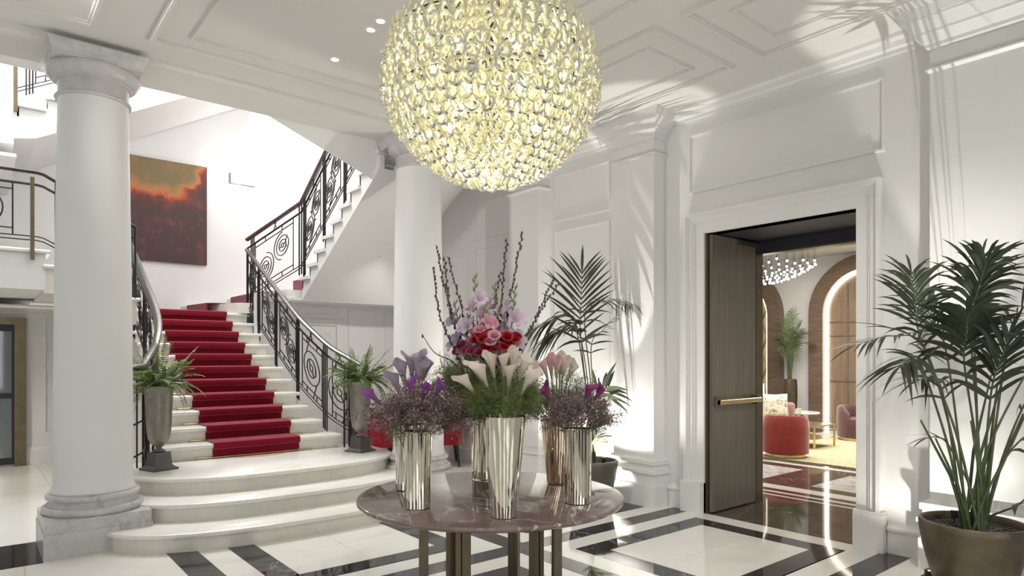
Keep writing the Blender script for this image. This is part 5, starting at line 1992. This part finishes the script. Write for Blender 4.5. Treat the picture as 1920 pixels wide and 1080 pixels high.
# round pendant cluster
pc = thing('pendant_cluster', 'round cluster of tiny hanging glass lights in the lounge', 'chandelier', (9.75, 5.57, 3.75))
MB().lathe([(0.80, -0.03), (0.82, -0.02), (0.82, 0.0)], 0, 0, 40).build('canopy', 'pewter', pc, True)
rnd = random.Random(9)
drop_me = MB().ball((0, 0, 0), 0.017, 7, 5).mesh('glass_drop', 'spark', True)
cap_me = MB().lathe([(0.010, 0.018), (0.012, 0.03), (0.008, 0.055)], 0, 0, 7).mesh('drop_cap', 'dark', True)
wire_me = MB().tube([(0, 0, 0), (0, 0, 1.0)], 0.0012, 3).mesh('wire', 'dark')
for k in range(150):
    r = 0.80 * math.sqrt((k + 0.5) / 150); a = k * 2.39996
    z_ = -0.80 - 0.30 * (1 - (r / 0.80) ** 2)
    loc = (r * math.cos(a), r * math.sin(a), z_)
    gd = link('glass_drop', drop_me, pc, loc)
    link('drop_cap', cap_me, gd)
    o = link('wire', wire_me, pc, (loc[0], loc[1], z_ + 0.05)); o.scale = (1, 1, -z_ - 0.06)
light('pendant_glow', 'POINT', (9.75, 5.57, 2.5), 45, (1, 0.97, 0.92), 0.3)

# tall bronze planter with palm between the arches
px, py = 14.25, 7.50
t = thing('tall_planter', 'tall slender bronze planter between the lounge arches', 'planter', (px, py, 0))
MB().lathe([(0.12, 0), (0.125, 0.01), (0.15, 0.3), (0.165, 0.6), (0.16, 0.85), (0.15, 0.985), (0.14, 0.985), (0.13, 0.93)], 0, 0, 36).build('body', 'bronze', t, True)
MB().lathe([(0.0005, 0.94), (0.135, 0.94)], 0, 0, 20, cap=False).build('soil', 'gravel', t)
t = thing('palm', 'pale green feathery palm between the two lounge arches', 'palm', (px, py, 0.94))
O_ = Vector((px, py, 0))
for i in range(13):
    a = 2 * PI * i * 0.618
    rr = 0.30 + 0.12 * (i % 3)
    hz = 2.55 - 0.10 * (i % 5)
    c_ = (0.08 * math.cos(a), 0.08 * math.sin(a), 1.45 + 0.03 * i)
    tp_ = (rr * math.cos(a) * (0.9 if i > 2 else 0.25), rr * math.sin(a) * 0.7, hz if i < 5 else hz - 0.45)
    palm_frond(t, pp(0.03 * math.cos(a), 0.03 * math.sin(a), 0.93), pp(*c_), pp(*tp_), 26, 0.26, 0.020, 0.12, 'palm2', 0.4, 90 + i, 0.7, None, 0.012, 14.6)

# rug
MB_r = MB().box(9.1, 12.7, 3.2, 7.4, 0, 0.014)
tag(MB_r.build('rug', 'rug'), 'yellow gold rug under the lounge seating', 'rug')


def ubox(b, x0, x1, y0, y1, z0, z1, r=0.06, n=4):
    """box with rounded vertical edges and a softened top"""
    def outline(d):
        pts = []
        rr = max(0.002, r - d)
        for cx_, cy_, a0 in ((x1 - r, y1 - r, 0), (x0 + r, y1 - r, PI / 2), (x0 + r, y0 + r, PI), (x1 - r, y0 + r, 1.5 * PI)):
            for i in range(n + 1):
                a = a0 + PI / 2 * i / n
                pts.append((cx_ + rr * math.cos(a), cy_ + rr * math.sin(a)))
        return pts
    rows = []
    q_ = min(r, (z1 - z0) / 2) * 0.9
    for d, z in ((q_ * 0.3, z0), (0, z0 + q_ * 0.4), (0, z1 - q_), (q_ * 0.12, z1 - q_ * 0.5), (q_ * 0.5, z1 - q_ * 0.12), (q_, z1)):
        rows.append([(x, y, z) for x, y in outline(d)])
    k = len(rows[0]); v = [p for rw in rows for p in rw]; f = []
    for i in range(len(rows) - 1):
        for j in range(k):
            f.append((i * k + j, i * k + (j + 1) % k, (i + 1) * k + (j + 1) % k, (i + 1) * k + j))
    f.append(tuple(range(k - 1, -1, -1))); f.append(tuple((len(rows) - 1) * k + j for j in range(k)))
    return b.add(v, f)


def tub_chair(x, y, rz, label, m, w_=0.64, h=0.63, seat=0.42, group=None):
    t = thing('tub_chair', label, 'chair', (x, y, 0), group, rot=(0, 0, rz))
    MB().lathe([(w_ * 0.43, 0.0), (w_ * 0.43, 0.055)], 0, 0, 36).build('base_ring', 'brass', t, True)
    MB().lathe([(w_ * 0.44, 0.055), (w_ * 0.47, 0.07), (w_ * 0.48, seat * 0.5), (w_ * 0.47, seat - 0.05), (w_ * 0.45, seat - 0.01), (w_ * 0.40, seat)], 0, 0, 36).build('seat', m, t, True)
    # curved back: an arc of 200 degrees
    b = MB(); v = []; f = []; n = 24
    R0, R1 = w_ * 0.36, w_ * 0.50
    sec = [(R1, 0.07), (R1 + 0.01, seat), (R1, h - 0.05), (R1 - 0.03, h), (R0 + 0.03, h), (R0, h - 0.05), (R0, seat - 0.05)]
    for i in range(n + 1):
        a = math.radians(80) + math.radians(200) * i / n
        e = min(1, min(i, n - i) / 4)
        for r_, z_ in sec:
            zz = z_ if z_ < seat else seat + (z_ - seat) * (0.35 + 0.65 * math.sin(e * PI / 2))
            v.append((r_ * math.cos(a), r_ * math.sin(a), zz))
    k = len(sec)
    for i in range(n):
        for j in range(k):
            f.append((i * k + j, i * k + (j + 1) % k, (i + 1) * k + (j + 1) % k, (i + 1) * k + j))
    f.append(tuple(range(k - 1, -1, -1))); f.append(tuple(n * k + j for j in range(k)))
    b.add(v, f).build('backrest', m, t, True)
    return t


tub_chair(9.42, 5.02, math.radians(28), 'brick red velvet tub chair seen from behind through the doorway', 'brick', group='lounge tub chairs')
tub_chair(12.25, 5.15, math.radians(-110), 'plum velvet tub chair by the right edge of the doorway', 'plum', 0.72, 0.62, 0.40, group='lounge tub chairs')

# sofa with cushions
t = thing('sofa', 'dusty rose sofa behind the red tub chair in the lounge', 'sofa', (11.2, 6.75, 0))
ubox(MB(), -0.45, 0.45, -0.75, 0.75, 0.14, 0.40, 0.07).build('seat', 'rose', t, True)
ubox(MB(), -0.45, 0.45, 0.45, 0.75, 0.14, 0.80, 0.09).build('backrest', 'rose', t, True)
ubox(MB(), 0.28, 0.45, -0.75, 0.75, 0.14, 0.66, 0.07).build('arm', 'rose', t, True)
for sx in (-0.38, 0.38):
    for sy in (-0.68, 0.68):
        MB().tube([(sx, sy, 0), (sx, sy, 0.15)], 0.018, 8).build('leg', 'dark', t, True)


def cushion(x, y, z, w_, h, rz, tilt, label, m):
    b = MB(); n = 10; v = []; f = []
    for sgn in (-1, 1):
        for i in range(n + 1):
            for j in range(n + 1):
                u, v_ = i / n * 2 - 1, j / n * 2 - 1
                th = 0.075 * max(0, (1 - u ** 4) * (1 - v_ ** 4)) ** 0.5
                pin = 1 - 0.06 * (1 - abs(u)) * abs(v_) - 0.06 * (1 - abs(v_)) * abs(u)
                v.append((u * w_ / 2 * pin, sgn * th, h / 2 + v_ * h / 2 * pin))
    k = (n + 1) ** 2
    for s_ in (0, 1):
        for i in range(n):
            for j in range(n):
                a = s_ * k + i * (n + 1) + j
                q_ = (a, a + n + 1, a + n + 2, a + 1)
                f.append(q_ if s_ else q_[::-1])
    o = b.add(v, f).build('cushion', m, None, True)
    o.location = (x, y, z); o.rotation_euler = (tilt, 0, rz)
    tag(o, label, 'cushion', 'lounge cushions')


def floral():
    m, nt, b = new_mat('floral_cushion_cloth')
    v = coords(nt, 1.0, 'Generated')
    n = noise(nt, v, 7, 5, 0.6, 1.5)
    c = ramp(nt, n, [(0.36, (0.05, 0.05, 0.045)), (0.42, (0.45, 0.42, 0.33)), (0.5, (0.72, 0.68, 0.56))])
    nt.links.new(c, b.inputs['Base Color'])
    b.inputs['Roughness'].default_value = 0.9
    return m


M['floral'] = floral()
M['ivory'] = mat('ivory_cloth', (0.72, 0.69, 0.58), 0.9)
cushion(10.95, 6.02, 0.40, 0.50, 0.44, -0.6, -0.15, 'cream cushion with dark floral print on the rose sofa', 'floral')
cushion(11.15, 6.55, 0.42, 0.52, 0.58, -0.5, -0.15, 'plain ivory cushion at the back of the rose sofa', 'ivory')

# coffee table with gold frame
t = thing('coffee_table', 'low square coffee table with thin gold frame on the rug', 'table', (10.75, 5.35, 0))
MB().box(-0.36, 0.36, -0.30, 0.30, 0.36, 0.385).build('table_top', 'brass', t)
for sx in (-0.345, 0.345):
    for sy in (-0.285, 0.285):
        MB().box(sx - 0.012, sx + 0.012, sy - 0.012, sy + 0.012, 0.014, 0.36).build('leg', 'brass', t)
MB().box(-0.345, 0.345, -0.285, 0.285, 0.16, 0.17).build('shelf', 'brass', t)
t = thing('side_table', 'round white-topped table behind the gold coffee table', 'table', (12.15, 6.15, 0))
MB().lathe([(0.30, 0.42), (0.31, 0.43), (0.31, 0.445), (0.30, 0.455)], 0, 0, 40).build('table_top', 'whitem', t, True)
MB().tube([(0, 0, 0.02), (0, 0, 0.42)], 0.025, 10).build('stem', 'dark', t, True)
MB().lathe([(0.18, 0.014), (0.18, 0.03), (0.02, 0.04)], 0, 0, 30).build('foot', 'dark', t, True)
t = thing('candle_holder', 'slim gold candle holder with a white cube light on the coffee table', 'candle holder', (10.75, 5.5, 0.385))
MB().lathe([(0.05, 0), (0.05, 0.008), (0.007, 0.014)], 0, 0, 20).build('foot', 'brass', t, True)
MB().tube([(0, 0, 0.01), (0, 0, 0.16)], 0.007, 8).build('stem', 'brass', t, True)
MB().box(-0.035, 0.035, -0.035, 0.035, 0.16, 0.235).build('candle', 'ivory', t)

# ================================================================== ALCOVE UNDER THE STAIRS
def arm_chair(x, y, rz, label):
    t = thing('armchair', label, 'chair', (x, y, 0), 'red velvet armchairs in the alcove', rot=(0, 0, rz))
    ubox(MB(), -0.28, 0.28, -0.28, 0.26, 0.30, 0.46, 0.07).build('seat', 'velvet', t, True)
    # wraparound back
    b = MB(); v = []; f = []; n = 22
    for i in range(n + 1):
        a = math.radians(-20) + math.radians(220) * i / n
        e = math.sin(PI * i / n)
        h = 0.56 + 0.12 * e ** 0.6
        for r_, z_ in ((0.33, 0.30), (0.345, 0.5), (0.345, h - 0.03), (0.325, h), (0.285, h), (0.265, h - 0.03), (0.27, 0.34)):
            v.append((r_ * math.cos(a) * 0.95, r_ * math.sin(a), z_))
    for i in range(n):
        for j in range(7):
            f.append((i * 7 + j, (i + 1) * 7 + j, (i + 1) * 7 + (j + 1) % 7, i * 7 + (j + 1) % 7))
    f.append(tuple(range(7))); f.append(tuple(n * 7 + 6 - j for j in range(7)))
    b.add(v, f).build('backrest', 'velvet', t, True)
    for sx, sy in ((-0.22, -0.22), (0.22, -0.22), (-0.22, 0.22), (0.22, 0.22)):
        MB().tube([(sx, sy, 0.31), (sx * 1.15, sy * 1.15, 0)], [0.024, 0.013], 8).build('leg', 'dark', t, True)
    return t


arm_chair(4.33, 8.04, math.radians(180), 'red velvet armchair in the alcove left of the right column')
arm_chair(5.03, 7.70, math.radians(-120), 'red velvet armchair seen right of the right column')
arm_chair(4.74, 9.05, math.radians(0), 'red velvet armchair behind the alcove table')
t = thing('alcove_table', 'pale wooden table between the red armchairs under the stairs', 'table', (4.78, 8.56, 0))
MB().lathe([(0.37, 0.70), (0.38, 0.71), (0.38, 0.765), (0.37, 0.77)], 0, 0, 40).build('table_top', 'palelw', t, True)
MB().lathe([(0.35, 0.7705), (0.35, 0.773)], 0, 0, 40).build('inlaid_top', 'whitem', t)
MB().tube([(0, 0, 0.03), (0, 0, 0.70)], 0.04, 12).build('stem', 'dark', t, True)
MB().lathe([(0.24, 0), (0.24, 0.02), (0.04, 0.04)], 0, 0, 30).build('foot', 'dark', t, True)
# unseen spots added to brighten the alcove and the space below the platform
light('alcove_downlight', 'SPOT', (4.5, 7.5, 2.9), 62, (1, 0.97, 0.92), 0.04, (0.55, 0, 0), spot=1.9, blend=0.9)
light('platform_downlight', 'SPOT', (-0.7, 9.9, 2.0), 130, (1, 0.94, 0.84), 0.15, (0, 0, 0), spot=2.6, blend=0.9)
